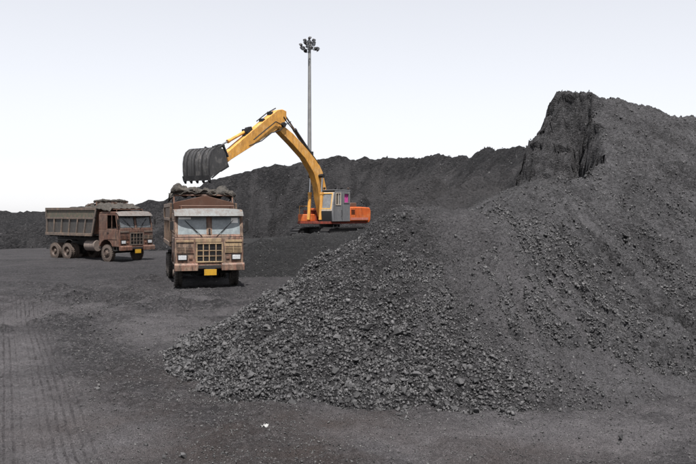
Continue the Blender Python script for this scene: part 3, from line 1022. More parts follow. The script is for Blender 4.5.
def make_truck(loc, heading, near):
    T = empty('tipper_truck', loc, heading)
    T.scale = SC_N if near else SC_F
    kz = T.scale[0] / T.scale[2]                # keeps the wheels round
    cabm = M_SALMON if near else M_RUSTCAB
    bodym = M_BODY_N if near else M_BODY_F
    glassm = M_GLASS if near else M_GLASS_D
    visorm = M_VISOR if near else M_VISOR_D
    trim = M_CREAM if near else M_BODY_F
    tyre_m = M_TYRE if near else M_TYRE_F
    # chassis
    c = MB()
    for s in (-1, 1):
        c.box(-7.3, -0.35, s * 0.42 - 0.045, s * 0.42 + 0.045, 0.78, 1.04)
    for x in (-0.5, -2.3, -3.6, -4.6, -5.9, -7.2):
        c.box(x - 0.06, x + 0.06, -0.40, 0.40, 0.82, 1.0)
    c.tube([(-1.35, -1.0, 0.48), (-1.35, 1.0, 0.48)], 0.065, 8)
    for x in (-5.25, -6.55):
        c.tube([(x, -1.0, 0.48), (x, 1.0, 0.48)], 0.09, 8)
        c.lathe([(0.05, -0.22), (0.23, -0.12), (0.25, 0.0), (0.23, 0.12), (0.05, 0.22)], (x, 0, 0.48), 12)
    for s in (-1, 1):
        c.prism([(-4.9, 0.70), (-5.9, 0.86), (-6.9, 0.70), (-6.9, 0.62), (-5.9, 0.74), (-4.9, 0.62)], s * 0.45 - 0.05, s * 0.45 + 0.05)
        c.prism([(-0.6, 0.72), (-1.35, 0.58), (-2.1, 0.72), (-2.1, 0.66), (-1.35, 0.52), (-0.6, 0.66)], s * 0.45 - 0.045, s * 0.45 + 0.045)
    c.tube([(-2.0, 0.0, 0.62), (-5.0, 0.0, 0.52)], 0.06, 8)
    c.box(-2.0, -0.5, -0.36, 0.36, 0.56, 1.02)
    c.build('chassis', M_CHASSIS, T, 0.006)
    # wheels
    for s in (-1, 1):
        wheel(T, -1.35, s * 1.03, s, False, tyre_m, kz)
        for x in (-5.25, -6.55):
            wheel(T, x, s * 1.07, s, True, tyre_m, kz)
    # cab: lower box with wheel arches, pillars, roof, back wall
    W = 1.22
    cab = MB()
    low = [(-0.10, 0.80), (-0.10, 1.72), (-2.02, 1.72), (-2.02, 0.80)] + arc(-1.35, 0.52, 0.64, 154, 26, 12)
    cab.prism(low, -W, W)
    for s in (-1, 1):
        slab(cab, 1.72, 2.55, s * W, s * (W - 0.09), 0.10)                     # front pillars
        cab.box(-1.40, -1.28, s * (W - 0.003), s * (W - 0.06), 1.72, 2.55)
        cab.box(-2.02, -1.40, s * W, s * (W - 0.05), 1.72, 2.55)
    cab.box(-2.018, -1.97, -W + 0.05, W - 0.05, 1.72, 2.55)
    slab(cab, 1.72, 1.80, -W + 0.09, W - 0.09, 0.07)
    slab(cab, 2.44, 2.55, -W + 0.09, W - 0.09, 0.07)
    slab(cab, 1.80, 2.44, -0.075, 0.075, 0.07)
    roof = [(-0.28, 2.55), (-0.31, 2.63), (-0.5, 2.68), (-1.8, 2.68), (-2.0, 2.63), (-2.03, 2.55)]
    cab.prism(roof, -W + 0.02, W - 0.02)
    cab.build('cab', cabm, T, 0.035)
    # windscreen halves and door windows
    for s in (-1, 1):
        p = MB()
        slab(p, 1.80, 2.44, s * 0.075, s * (W - 0.09), 0.015, -0.035)
        pane = p.build('windscreen_pane', glassm, T)
        g = MB()                                                             # rubber round the pane
        for (z0, z1, a, b) in ((1.80, 1.825, 0.075, W - 0.09), (2.415, 2.44, 0.075, W - 0.09), (1.825, 2.415, 0.075, 0.10), (1.825, 2.415, W - 0.115, W - 0.09)):
            slab(g, z0, z1, s * a, s * b, 0.02, -0.014)
        g.build('seal', cabm if near else M_DARK, pane)
        wp = MB()
        wp.tube([(xf(1.75) + 0.02, s * 0.25, 1.75), (xf(2.1) + 0.0, s * 0.62, 2.08)], 0.010, 5)
        wp.tube([(xf(1.9) - 0.002, s * 0.42, 1.88), (xf(2.3) - 0.002, s * 0.86, 2.30)], 0.009, 5)
        wp.build('wiper', M_DARK, T)
        door = MB()
        door.prism([(-0.34, 1.19), (-0.34, 1.70), (-1.28, 1.70), (-1.28, 1.20)], s * (W + 0.003), s * (W + 0.020))
        d = door.build('door', cabm, T, 0.006)
        MB().box(-1.20, -1.06, s * (W + 0.02), s * (W + 0.05), 1.52, 1.56).build('handle', M_DARK, d)
        fr = MB()
        for (x0, x1, z0, z1) in ((-0.40, -1.28, 1.722, 1.77), (-0.40, -1.28, 2.49, 2.548), (-1.24, -1.28, 1.77, 2.49), (-0.80, -0.83, 1.77, 2.49)):
            fr.box(x0, x1, s * (W - 0.006), s * (W - 0.03), z0, z1)
        fr.prism([(-0.29, 1.75), (-0.34, 1.75), (-0.50, 2.52), (-0.45, 2.52)], s * (W - 0.005), s * (W - 0.03))
        fr.build('window_frame', cabm, d)
        if near:
            MB().box(-0.84, -1.235, s * (W - 0.015), s * (W - 0.020), 1.77, 2.49).build('window', glassm, d)
        # mirror on its arm
        mi = MB()
        mi.tube([(-0.22, s * W, 2.35), (-0.05, s * (W + 0.13), 2.33), (-0.05, s * (W + 0.14), 1.95), (-0.2, s * W, 1.85)], 0.013, 6)
        mi.box(-0.07, -0.03, s * (W + 0.05), s * (W + 0.17), 1.98, 2.28)
        mi.build('mirror', M_DARK, T, 0.004)
        # step below the door
        MB().box(-0.35, -0.72, s * (W - 0.25), s * (W - 0.02), 0.58, 0.63).box(-0.37, -0.40, s * (W - 0.06), s * (W - 0.02), 0.63, 0.80).box(-0.67, -0.70, s * (W - 0.06), s * (W - 0.02), 0.63, 0.80).build('step', M_CHASSIS, T)
    # inside
    seat = MB()
    for y in (-0.6, 0.6):
        seat.box(-1.25, -1.75, y - 0.27, y + 0.27, 1.73, 1.86).box(-1.68, -1.82, y - 0.26, y + 0.26, 1.86, 2.38)
    seat.build('seat', M_SEAT, T, 0.03)
    MB().box(-0.36, -0.72, -W + 0.08, W - 0.08, 1.725, 1.80).build('dashboard', M_DARK, T, 0.01)
    sw = MB()
    pts = [(-0.80 - 0.10 * math.sin(a), -0.6 + 0.22 * math.cos(a), 1.98 + 0.18 * math.sin(a)) for a in [2 * math.pi * k / 16 for k in range(17)]]
    sw.tube(pts, 0.016, 6).tube([(-0.80, -0.6, 1.98), (-0.55, -0.6, 1.76)], 0.022, 6).tube([(-0.80, -0.82, 1.98), (-0.80, -0.38, 1.98)], 0.012, 6)
    sw.build('steering_wheel', M_DARK, T)
    # sun visor over the windscreen
    v = MB()
    ys = np.linspace(-W - 0.01, W + 0.01, 13)
    top, n = [], len(ys)
    for t in (0.0, 0.022):
        for (x, z) in ((0.02, 2.45), (-0.10, 2.56), (-0.26, 2.69)):
            for y in ys:
                e = (abs(y) / (W + 0.01)) ** 4
                top.append((x - 0.16 * e - t, y, z - 0.05 * e * (z > 2.6) + t))
    fs = []
    for L in range(2):
        for i in range(2):
            for j in range(n - 1):
                a = L * 3 * n + i * n + j
                fs.append([a, a + 1, a + n + 1, a + n])
    for j in range(n - 1):
        fs.append([j, j + 1, 3 * n + j + 1, 3 * n + j])
        fs.append([2 * n + j, 2 * n + j + 1, 5 * n + j + 1, 5 * n + j])
    for i in range(2):
        for j in (0, n - 1):
            a = i * n + j
            fs.append([a, a + n, a + n + 3 * n, a + 3 * n])
    v.add(top, fs)
    v.build('sun_visor', visorm, T)
    # front face
    X = -0.10
    gr = MB()
    gr.box(X, X + 0.012, -0.46, 0.46, 0.90, 1.50)
    g = gr.build('grille', M_DARK, T)
    bars = MB()
    for (y0, y1, z0, z1) in ((-0.48, 0.48, 1.495, 1.545), (-0.48, 0.48, 0.87, 0.915), (-0.48, -0.43, 0.915, 1.495), (0.43, 0.48, 0.915, 1.495)):
        bars.box(X + 0.001, X + 0.05, y0, y1, z0, z1)
    bars.build('grille_frame', trim, g, 0.006)
    for y in (-0.24, 0.0 - 0.03, 0.21):
        MB().box(X + 0.013, X + 0.04, y, y + 0.035, 0.917, 1.493).build('grille_bar', trim, g)
    for z in (1.08, 1.26):
        MB().box(X + 0.013, X + 0.036, -0.428, 0.428, z, z + 0.025).build('grille_bar', trim, g)
    for k in range(9):
        z = 0.945 + 0.06 * k
        MB().box(X + 0.013, X + 0.024, -0.425, 0.425, z, z + 0.014).build('grille_slat', M_CHASSIS, g)
    MB().box(X + 0.001, X + 0.045, -0.50, 0.42, 1.56, 1.69).build('badge_panel', M_CREAM if near else M_RUSTCAB, T, 0.008)
    for s in (-1, 1):
        b = MB().box(X + 0.001, X + 0.012, s * 0.56, s * 1.14, 1.20, 1.40)
        vent = b.build('vent', M_DARK, T)
        for k in range(4):
            MB().box(X + 0.012, X + 0.030, s * 0.55, s * 1.15, 1.20 + 0.052 * k, 1.228 + 0.052 * k).build('vent_slat', cabm if s < 0 else trim, vent)
        for y in (0.55, 0.84, 1.13):
            MB().box(X + 0.012, X + 0.036, s * y, s * (y + 0.03), 1.195, 1.405).build('vent_slat', cabm if s < 0 else trim, vent)
        MB().box(X + 0.001, X + 0.03, s * 0.56, s * 1.17, 1.56, 1.64).build('trim_strip', M_CREAM if s < 0 and near else trim, T, 0.006)
        h = MB().box(X + 0.001, X + 0.05, s * 0.78, s * 1.13, 0.94, 1.15).build('headlight', M_DARK, T, 0.012)
        MB().box(X + 0.05, X + 0.066, s * 0.815, s * 1.10, 0.97, 1.12).build('lens', M_LAMP, h, 0.02)
        MB().box(X + 0.004, X + 0.035, s * 0.60, s * 0.72, 0.98, 1.06).build('indicator', M_BROWN, T, 0.01)
    if near:
        MB().box(X + 0.001, X + 0.006, 0.52, 1.16, 1.415, 1.54).build('scraped_panel', M_CREAM, T)
    bp = MB()
    bp.prism([(0.08, 0.60), (0.08, 0.80), (0.02, 0.855), (-0.12, 0.855), (-0.12, 0.60)], -W - 0.02, -0.42)
    bp.prism([(0.08, 0.60), (0.08, 0.80), (0.02, 0.855), (-0.12, 0.855), (-0.12, 0.60)], 0.42, W + 0.02)
    bp.box(-0.12, 0.0, -0.42, 0.42, 0.66, 0.80)
    bum = bp.build('bumper', cabm, T, 0.012)
    MB().box(0.0, 0.02, -0.40, 0.40, 0.69, 0.78).build('tow_bar', M_CHASSIS, bum)
    MB().box(0.02, 0.032, -0.20, 0.24, 0.44, 0.645).build('number_plate', M_PLATE, T, 0.004)
    MB().box(-0.02, 0.018, -0.15, 0.19, 0.60, 0.68).build('plate_bracket', M_CHASSIS, T)
    if near:                                                            # papers stuck inside the glass
        p = MB(); slab(p, 2.34, 2.405, -1.08, -0.64, 0.004, -0.028); p.build('paper_sticker', M_PAPER, T)
        p = MB(); slab(p, 2.21, 2.385, 0.80, 1.04, 0.004, -0.028); p.build('paper_sticker', M_PAPER, T)
        p = MB(); slab(p, 1.84, 2.02, -0.03, 0.035, 0.02, 0.022); p.build('small_mirror', M_DARK, T)
    # fuel tank, battery box, mud guards
    MB().tube([(-2.6, -0.85, 0.80), (-3.6, -0.85, 0.80)], 0.30, 16).build('fuel_tank', M_TANK, T)
    MB().box(-2.5, -3.2, 0.60, 1.10, 0.58, 1.05).build('battery_box', M_TANK, T, 0.015)
    MB().tube([(-2.25, -0.75, 0.80), (-2.42, -0.75, 0.80)], 0.2, 12).build('air_filter', M_TANK, T)
    # tipper body
    BW = 1.20
    zb, zt, xr = 1.36, 2.88, -7.40

    def xs(z):                                                          # raked front edge of the body
        return -2.62 + 0.42 * (z - zb) / (zt - zb)
    B = empty('tipper_body')
    B.parent = T
    fl = MB()
    fl.box(xr, xs(zb) - 0.02, -BW, BW, zb, zb + 0.08)
    for s in (-1, 1):
        fl.box(xr + 0.1, xs(zb) - 0.3, s * 0.42 - 0.06, s * 0.42 + 0.06, 1.06, zb)
    for k in range(9):
        x = xr + 0.3 + 0.52 * k
        fl.box(x, x + 0.08, -BW + 0.02, BW - 0.02, zb - 0.10, zb - 0.003)
    fl.build('floor', M_CHASSIS, B)
    hd = MB()
    gp = [(-BW + 0.01, zb + 0.085), (-BW + 0.01, zt - 0.02), (-BW * 0.92, zt + 0.06), (0.05, zt + 0.30), (BW * 0.92, zt + 0.06), (BW - 0.01, zt - 0.02), (BW - 0.01, zb + 0.085)]
    nn = len(gp)
    hd.add([(xs(z) - 0.03, y, z) for (y, z) in gp] + [(xs(z) - 0.08, y, z) for (y, z) in gp],
           [list(range(nn)), list(range(2 * nn - 1, nn - 1, -1))] + [[(i + 1) % nn, i, i + nn, (i + 1) % nn + nn] for i in range(nn)])
    hd.build('headboard', M_BROWN, B, 0.008)
    tg = MB().box(xr - 0.05, xr, -BW + 0.02, BW - 0.02, zb + 0.02, zt - 0.15)
    tg.build('tailgate', bodym, B, 0.01)
    for s in (-1, 1):
        sd_ = MB()
        sd_.prism([(xr, zb), (xr, zt), (xs(zt), zt), (xs(zb), zb)], s * (BW - 0.05), s * BW)
        side = sd_.build('side_panel', M_BAY, B)
        gb = MB()
        gb.prism([(xr + 0.1, 2.37), (xr + 0.1, 2.76), (xs(2.76) - 0.08, 2.76), (xs(2.37) - 0.08, 2.37)], s * (BW + 0.002), s * (BW + 0.014))
        gb.build('upper_band', M_GREENBAND if not near else bodym, side)
        for (z0, z1, o) in ((2.765, zt + 0.03, 0.075), (2.26, 2.365, 0.07), (zb - 0.03, zb + 0.13, 0.085)):
            MB().prism([(xr - 0.02, z0), (xr - 0.02, z1), (xs(z1), z1), (xs(z0), z0)], s * (BW + 0.001), s * (BW + o)).build('rail', bodym, side, 0.01)
        for k in range(7):
            f = k / 6
            x0 = xr + 0.02 + f * (xs(zb) - 0.12 - xr)
            lean = 0.34 * (2.26 - zb) / (zt - zb) * (0.15 + 0.85 * f)
            w = 0.10 if k else 0.12
            MB().prism([(x0, zb + 0.13), (x0 + lean, 2.26), (x0 + lean + w, 2.26), (x0 + w, zb + 0.13)], s * (BW + 0.001), s * (BW + 0.065)).build('rib', bodym, side, 0.008)
        for (z0, z1) in ((zb + 0.13, 2.26), (2.366, 2.764)):
            MB().prism([(xs(z0) - 0.10, z0), (xs(z1) - 0.10, z1), (xs(z1) + 0.02, z1), (xs(z0) + 0.02, z0)], s * (BW + 0.002), s * (BW + 0.08)).build('corner_post', bodym, side, 0.008)
        MB().box(xr - 0.02, xr + 0.09, s * (BW + 0.002), s * (BW + 0.08), 2.367, 2.763).build('corner_post', bodym, side, 0.008)
        mg_ = MB()
        a = arc(-5.25, 0.5, 0.62, 60, 150, 8)
        b2 = arc(-5.25, 0.5, 0.60, 150, 60, 8)
        mg_.prism([(p[0] + 0.25, p[1]) for p in a] + [(p[0] + 0.25, p[1]) for p in b2], s * 0.75, s * 1.2)
        mg_.build('mudguard', M_CHASSIS, T)
    # frame that carries the rolled tarpaulin
    fr = MB()
    zf = zt + 0.32
    for s in (-1, 1):
        fr.tube([(-2.30, s * 1.12, zt - 0.05), (-2.42, s * 1.12, zf)], 0.03, 8)
        fr.tube([(-2.42, s * 1.12, zf), (-3.4, s * 1.12, zt + 0.1)], 0.022, 8)
    fr.tube([(-2.42, -1.14, zf), (-2.42, 1.14, zf)], 0.035, 8)
    fr.build('tarp_frame', M_BROWN, B)
    # roof rack rail on the cab
    rk = MB()
    for s in (-1, 1):
        rk.tube([(-0.7, s * 0.95, 2.68), (-0.7, s * 0.95, 2.80), (-1.8, s * 0.95, 2.80), (-1.8, s * 0.95, 2.68)], 0.018, 6)
    rk.tube([(-0.7, -0.95, 2.80), (-0.7, 0.95, 2.80)], 0.018, 6)
    rk.build('roof_rack', M_BROWN, T)
    return T


def cloth(name, fn, nu, nv, parent_loc, heading, mat, thick=0.025):
    """crumpled sheet from fn(u, v) in the truck's own axes"""
    vs = [fn(i / (nu - 1), j / (nv - 1)) for i in range(nu) for j in range(nv)]
    fs = [[i * nv + j, i * nv + j + 1, (i + 1) * nv + j + 1, (i + 1) * nv + j] for i in range(nu - 1) for j in range(nv - 1)]
    o = MB().add(vs, fs).build(name, mat)
    o.location = parent_loc
    o.rotation_euler = (0, 0, heading)
    sm = o.modifiers.new('solid', 'SOLIDIFY')
    sm.thickness = thick
    return o


def f1(x, y, o=3, seed=0):
    return 0.9 * mnoise.fractal(Vector((x, y, seed * 1.37)), 1.0, 2.03, o)


def load_fn(seed, hump):
    def fn(u, v):
        x = -7.36 + u * 4.62
        y = -1.14 + v * 2.28
        e = (1 - abs(2 * v - 1) ** 2.4) * (1 - abs(2 * u - 1) ** 5)
        return (x, y, 2.60 + hump * e * (0.85 + 0.3 * u) + 0.07 * f1(x * 2, y * 2, 3, seed))
    return fn


def tarp_fn(seed, x0, x1, z0, z1, amp, over=0.05):
    """a sheet gathered in folds across the body, hanging a little over its sides"""
    def fn(u, v):
        y = -1.26 + v * 2.52
        x = x0 + (x1 - x0) * u + 0.10 * f1(y * 2.1, u * 2, 2, seed + 5)
        e = abs(2 * v - 1)
        fold = f1(y * 2.6 + 1.5 * u, u * 3.2, 4, seed) + 0.8 * (0.5 - abs(f1(y * 2.2 - u * 2, u * 5.0, 3, seed + 9))) + 0.5 * (0.4 - abs(f1(y * 5.0 + u * 3, u * 7.0, 2, seed + 19)))
        z = z0 + (z1 - z0) * u + amp * fold * (0.6 + 0.4 * math.sin(math.pi * u)) - 0.20 * max(0, e - 0.86) / 0.14
        z += 0.10 * math.sin(math.pi * u)
        return (x, y, z)
    return fn


def tarp_roll(name, loc, heading, pts, mat, seed):
    """rolled bundle: a lumpy, tied tube along pts of (x, y, z, r)"""
    mb = MB()
    P_ = resample_c(pts, 44)
    n = 18
    vs, fs = [], []
    for i, (x, y, z, r) in enumerate(P_):
        for k in range(n):
            a = 2 * math.pi * k / n
            rr = r * (1 + 0.45 * f1(i * 0.22, k * 0.0 + math.cos(a) * 1.3 + 9, 3, seed) + 0.40 * f1(i * 0.5 + math.sin(a) * 2, math.cos(a) * 2, 3, seed + 3))
            vs.append((x + rr * math.cos(a), y, z + rr * 0.85 * math.sin(a)))
    for i in range(len(P_) - 1):
        for k in range(n):
            k2 = (k + 1) % n
            fs.append([i * n + k, i * n + k2, (i + 1) * n + k2, (i + 1) * n + k])
    fs.append(list(range(n))[::-1]); fs.append([(len(P_) - 1) * n + k for k in range(n)])
    mb.add(vs, fs)
    o = mb.build(name, mat)
    o.location = loc
    o.rotation_euler = (0, 0, heading)
    return o


def resample_c(pts, n):
    p = np.array(pts, float)
    t = np.linspace(0, len(p) - 1, n)
    k = np.arange(len(p))
    return np.stack([np.interp(t, k, p[:, c]) for c in range(4)], -1)


# ------------------------------------------------------------------ the two trucks
def scaled(o, sc):
    o.scale = sc
    return o


def place(fx, fy, hx, hy, z):
    """front centre of the bumper at (fx, fy), facing (hx, hy)"""
    return (fx, fy, z), math.atan2(hy, hx)


hN = Vector((0.275, -0.961)).normalized()
locN, angN = place(-5.20, 29.1, hN.x, hN.y, 0.03)
truckN = make_truck(locN, angN, True)
tag(truckN, 'salmon pink tipper truck facing the camera below the excavator bucket', 'truck')
ph = R(36)
cF = P(120.5, 255, 44.6)
wF = Vector((math.sin(ph), math.cos(ph))) * 1.22
locF, angF = place(cF[0] + wF.x, cF[1] + wF.y, math.cos(ph), -math.sin(ph), 0.0)
truckF = make_truck(locF, angF, False)
tag(truckF, 'rusty brown tipper truck parked farther back on the left, seen from its side', 'truck')

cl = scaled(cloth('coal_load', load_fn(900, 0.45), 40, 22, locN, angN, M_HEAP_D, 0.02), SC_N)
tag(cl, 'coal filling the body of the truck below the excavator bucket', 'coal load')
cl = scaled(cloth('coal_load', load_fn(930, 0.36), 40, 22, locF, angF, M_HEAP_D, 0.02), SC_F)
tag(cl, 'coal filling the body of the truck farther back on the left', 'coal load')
tp = scaled(cloth('tarpaulin', tarp_fn(940, -3.9, -2.36, 3.16, 3.24, 0.26), 46, 64, locN, angN, M_TARP), SC_N)
tag(tp, 'crumpled tarpaulin gathered over the coal of the salmon pink truck', 'tarpaulin')
tp = scaled(tarp_roll('tarpaulin', locN, angN, [(-2.46, -1.24, 3.34, 0.08), (-2.46, -1.12, 3.42, 0.19), (-2.50, -0.92, 3.44, 0.22), (-2.48, -0.74, 3.36, 0.11), (-2.55, -0.5, 3.36, 0.17),
    (-2.62, -0.25, 3.37, 0.18), (-2.5, -0.05, 3.31, 0.10), (-2.45, 0.2, 3.31, 0.12), (-2.55, 0.45, 3.31, 0.14), (-2.46, 0.6, 3.27, 0.08), (-2.5, 0.85, 3.28, 0.15), (-2.46, 1.08, 3.27, 0.12), (-2.46, 1.26, 3.22, 0.06)], M_TARP, 950), SC_N)
tag(tp, 'rolled tarpaulin bundle lying across the frame behind the salmon pink cab', 'tarpaulin')
tp = scaled(cloth('tarpaulin', tarp_fn(960, -3.5, -1.0, 3.06, 2.84, 0.15), 46, 50, locF, angF, M_TARP), SC_F)
tag(tp, 'crumpled tarpaulin hanging from the body over the cab of the rusty truck', 'tarpaulin')
tp = scaled(tarp_roll('tarpaulin', locF, angF, [(-2.46, -1.24, 3.24, 0.06), (-2.46, -1.0, 3.26, 0.09), (-2.46, -0.5, 3.28, 0.12), (-2.46, 0.0, 3.27, 0.08), (-2.46, 0.5, 3.29, 0.12), (-2.46, 1.0, 3.26, 0.09), (-2.46, 1.22, 3.24, 0.06)], M_TARP, 970), SC_F)
tag(tp, 'rolled tarpaulin bundle on the frame behind the rusty brown cab', 'tarpaulin')


# ------------------------------------------------------------------ excavator
M_YEL = paint('worn_yellow_paint', (0.60, 0.295, 0.055), (0.64, 0.36, 0.12), (0.14, 0.066, 0.026), 0.4, 0.42, scale=0.7)
M_ORA = paint('faded_orange_paint', (0.52, 0.105, 0.022), (0.55, 0.16, 0.05), (0.20, 0.05, 0.02), 0.4, 0.4, scale=0.8)
M_RED = paint('worn_red_paint', (0.24, 0.042, 0.022), (0.20, 0.05, 0.035), (0.05, 0.02, 0.018), 0.45, 0.7)
M_GRY = paint('grey_cab_paint', (0.135, 0.138, 0.145), (0.18, 0.175, 0.175), (0.07, 0.068, 0.068), 0.35, 0.35)
M_PALEFR = paint('pale_window_frame', (0.40, 0.35, 0.29), (0.32, 0.27, 0.23), (0.15, 0.12, 0.10), 0.3, 0.3)
M_YELFR = paint('yellow_window_frame', (0.62, 0.36, 0.09), (0.55, 0.33, 0.12), (0.25, 0.15, 0.06), 0.3, 0.3)
M_STEEL = plain('worn_dark_steel', (0.030, 0.029, 0.030), 0.5, 0.3)
M_BUCKET = paint('scraped_bucket_steel', (0.050, 0.049, 0.050), (0.105, 0.10, 0.097), (0.018, 0.018, 0.018), 0.4, 0.5, rough=0.45)
M_ROD = plain('chrome_rod', (0.35, 0.35, 0.36), 0.25, 0.9, var=0.15)
M_HOSE = plain('rubber_hose', (0.015, 0.015, 0.015), 0.6)
M_PINK = plain('pink_curtain', (0.36, 0.045, 0.20), 0.9, var=0.35)
M_GLASS_X = glass_material('cab_window', (0.16, 0.165, 0.17), 0.72, 0.06, 0.4)
M_BLACK = plain('black_panel', (0.012, 0.012, 0.013), 0.55)
M_BANDP = paint('faded_pale_stripe', (0.42, 0.16, 0.12), (0.50, 0.22, 0.17), (0.30, 0.08, 0.05), 0.4, 0.4)

TH = R(53)
DX, DY = -math.cos(TH), -math.sin(TH)
EB = (-1.10, 46.0, PLAT)
E = empty('excavator', EB, math.atan2(DY, DX))
tag(E, 'yellow and orange excavator with grey cab on the coal mound, arm raised over the trucks', 'excavator')


def pl(px, py):
    """a point of the boom's own plane seen in direction (px, py): (forward, up) in the excavator's axes"""
    k = px - CX
    r = (F * EB[0] - EB[1] * k) / (-F * DX + DY * k)
    Y = EB[1] + DY * r
    return (r, CAM_H + (HY - py) / F * Y - EB[2])


# tracks
for s in (-1, 1):
    t = MB()
    y0, y1 = s * 0.80, s * 1.40
    outl = [(x, z) for (x, z) in arc(1.55, 0.42, 0.36, -90, 90, 8) + arc(-1.55, 0.42, 0.36, 90, 270, 8)]
    t.prism(outl, s * 0.85, s * 1.35)
    u = empty('track'); u.parent = E
    t.build('track_frame', M_STEEL, u)
    sh = MB()
    per = []
    L = 3.1
    for k in range(44):
        d = k / 44 * (2 * L + 2 * math.pi * 0.40)
        if d < L: per.append((-1.55 + d, 0.82, 0.0))
        elif d < L + math.pi * 0.40:
            a = math.pi / 2 - (d - L) / 0.40
            per.append((1.55 + 0.40 * math.cos(a), 0.42 + 0.40 * math.sin(a), a - math.pi / 2))
        elif d < 2 * L + math.pi * 0.40:
            per.append((1.55 - (d - L - math.pi * 0.40), 0.02, math.pi))
        else:
            a = -math.pi / 2 - (d - 2 * L - math.pi * 0.40) / 0.40
            per.append((-1.55 + 0.40 * math.cos(a), 0.42 + 0.40 * math.sin(a), a - math.pi / 2))
    for (x, z, a) in per:
        ca, sa = math.cos(a), math.sin(a)
        vs = []
        for yy in (y0, y1):
            for (px, pz) in ((-0.085, -0.02), (0.085, -0.02), (0.085, 0.015), (-0.04, 0.015), (-0.05, 0.05), (-0.075, 0.05), (-0.085, 0.015)):
                vs.append((x + px * ca - pz * sa, yy, z + px * sa + pz * ca))
        n = 7
        sh.add(vs, [list(range(n)), list(range(2 * n - 1, n - 1, -1))] + [[(i + 1) % n, i, i + n, (i + 1) % n + n] for i in range(n)])
    so = sh.build('track_shoes', M_STEEL, u)
    ro = MB()
    for x in (-1.1, -0.65, -0.2, 0.25, 0.7, 1.1):
        ro.lathe([(0.13, -0.06), (0.15, -0.05), (0.15, 0.05), (0.13, 0.06)], (x, s * 1.40, 0.22), 12)
    ro.build('rollers', M_STEEL, u)
MB().box(-0.9, 0.9, -0.85, 0.85, 0.45, 0.75).tube([(0, 0, 0.75), (0, 0, 1.02)], 0.62, 24).build('undercarriage', M_STEEL, E, 0.02)

# upper structure
h = MB()
h.box(-2.10, 1.50, -1.22, 1.22, 1.06, 1.20)
h.build('deck', M_RED, E, 0.015)
rb = MB()
rb.box(0.35, 1.48, -1.20, -0.42, 1.203, 1.62)
rb.box(-0.28, 0.30, -1.22, 0.10, 1.203, 1.98)
rb.build('engine_cover', M_ORA, E, 0.03)
MB().box(0.55, 1.10, -1.10, -0.55, 1.623, 1.86).build('tool_box', M_RED, E, 0.02)
cw = MB()
cw.prism([(-2.22, 1.10), (-2.38, 1.30), (-2.40, 1.80), (-2.28, 2.02), (-1.36, 2.06), (-0.29, 2.05), (-0.29, 1.203), (-2.10, 1.203), (-2.12, 1.10)], -1.26, 1.32)
cwo = cw.build('counterweight', M_ORA, E, 0.07)
MB().box(-2.1, -0.35, 1.322, 1.332, 1.28, 1.42).build('pale_stripe', M_BANDP, cwo)
for x in (-0.85, -1.45):
    MB().box(x - 0.008, x + 0.008, 1.320, 1.326, 1.45, 1.98).build('panel_gap', M_BLACK, cwo)
vt = MB()
for k in range(5):
    vt.box(-0.75, -0.40, 1.320, 1.330, 1.62 + 0.06 * k, 1.645 + 0.06 * k)
vt.build('vent_slots', M_BLACK, cwo)
ex = MB()
ex.tube([(-1.25, 0.15, 2.0), (-1.25, 0.15, 2.38)], 0.10, 12).tube([(-1.25, 0.15, 2.38), (-1.32, 0.15, 2.50)], 0.07, 10)
ex.build('exhaust', M_BLACK, E)
MB().box(-1.15, -0.55, 0.55, 1.15, 2.06, 2.30).build('air_cleaner', M_BROWN, E, 0.03)

# cab: long grey box with sloping front
X0, X1, YA, YB, ZB, ZT = -0.26, 1.42, 0.36, 1.34, 1.205, 3.0
c = MB()
prof = [(X0, ZB), (X0, ZT - 0.06), (X0 + 0.06, ZT), (X1 - 0.30, ZT), (X1 - 0.20, ZT - 0.10), (X1, 1.82), (X1 + 0.02, 1.72), (X1 - 0.02, ZB)]
# side walls with openings made from strips
wins = [(0.64, 1.12, 2.14, 2.86), (-0.16, 0.36, 2.26, 2.86)]          # window openings in the left side (x0, x1, z0, z1)


def xfr(z):
    return X1 if z <= 1.82 else X1 - 0.20 * (z - 1.82) / (ZT - 0.10 - 1.82)


def side_strip(x0, x1, z0, z1):
    """piece of the left wall; x1 None runs to the sloping front edge"""
    if x1 is None:
        c.prism([(x0, z0), (x0, z1), (xfr(z1), z1), (xfr(z0), z0)], YB - 0.05, YB)
    else:
        c.box(x0, x1, YB - 0.05, YB, z0, z1)


c.prism([(X0, ZB), (X0, 2.14), (xfr(2.14), 2.14), (X1, 1.82), (X1 + 0.02, 1.72), (X1 - 0.02, ZB)], YB - 0.05, YB)
side_strip(X0, -0.16, 2.14, ZT - 0.02)
side_strip(-0.16, 0.36, 2.14, 2.26)
side_strip(0.36, 0.64, 2.14, ZT - 0.02)
side_strip(1.12, None, 2.14, 2.86)
side_strip(-0.16, 0.36, 2.86, ZT - 0.02)
c.box(0.64, X1 - 0.26, YB - 0.05, YB, 2.86, ZT - 0.02)
c.prism([p for p in prof], YA, YA + 0.05)
c.box(X0, X0 + 0.05, YA + 0.05, YB - 0.05, ZB, ZT - 0.02)
c.box(X0 - 0.01, X1 - 0.24, YA - 0.01, YB + 0.01, ZT - 0.018, ZT + 0.035)
c.box(X0 + 0.05, X1 - 0.04, YA + 0.05, YB - 0.05, ZB, ZB + 0.06)
cabx = c.build('cab', M_GRY, E, 0.012)


def front_piece(mb, z0, z1, y0, y1, t, off=0.0):
    mb.prism([(xfr(z0) + off, z0), (xfr(z1) + off, z1), (xfr(z1) + off - t, z1), (xfr(z0) + off - t, z0)], y0, y1)


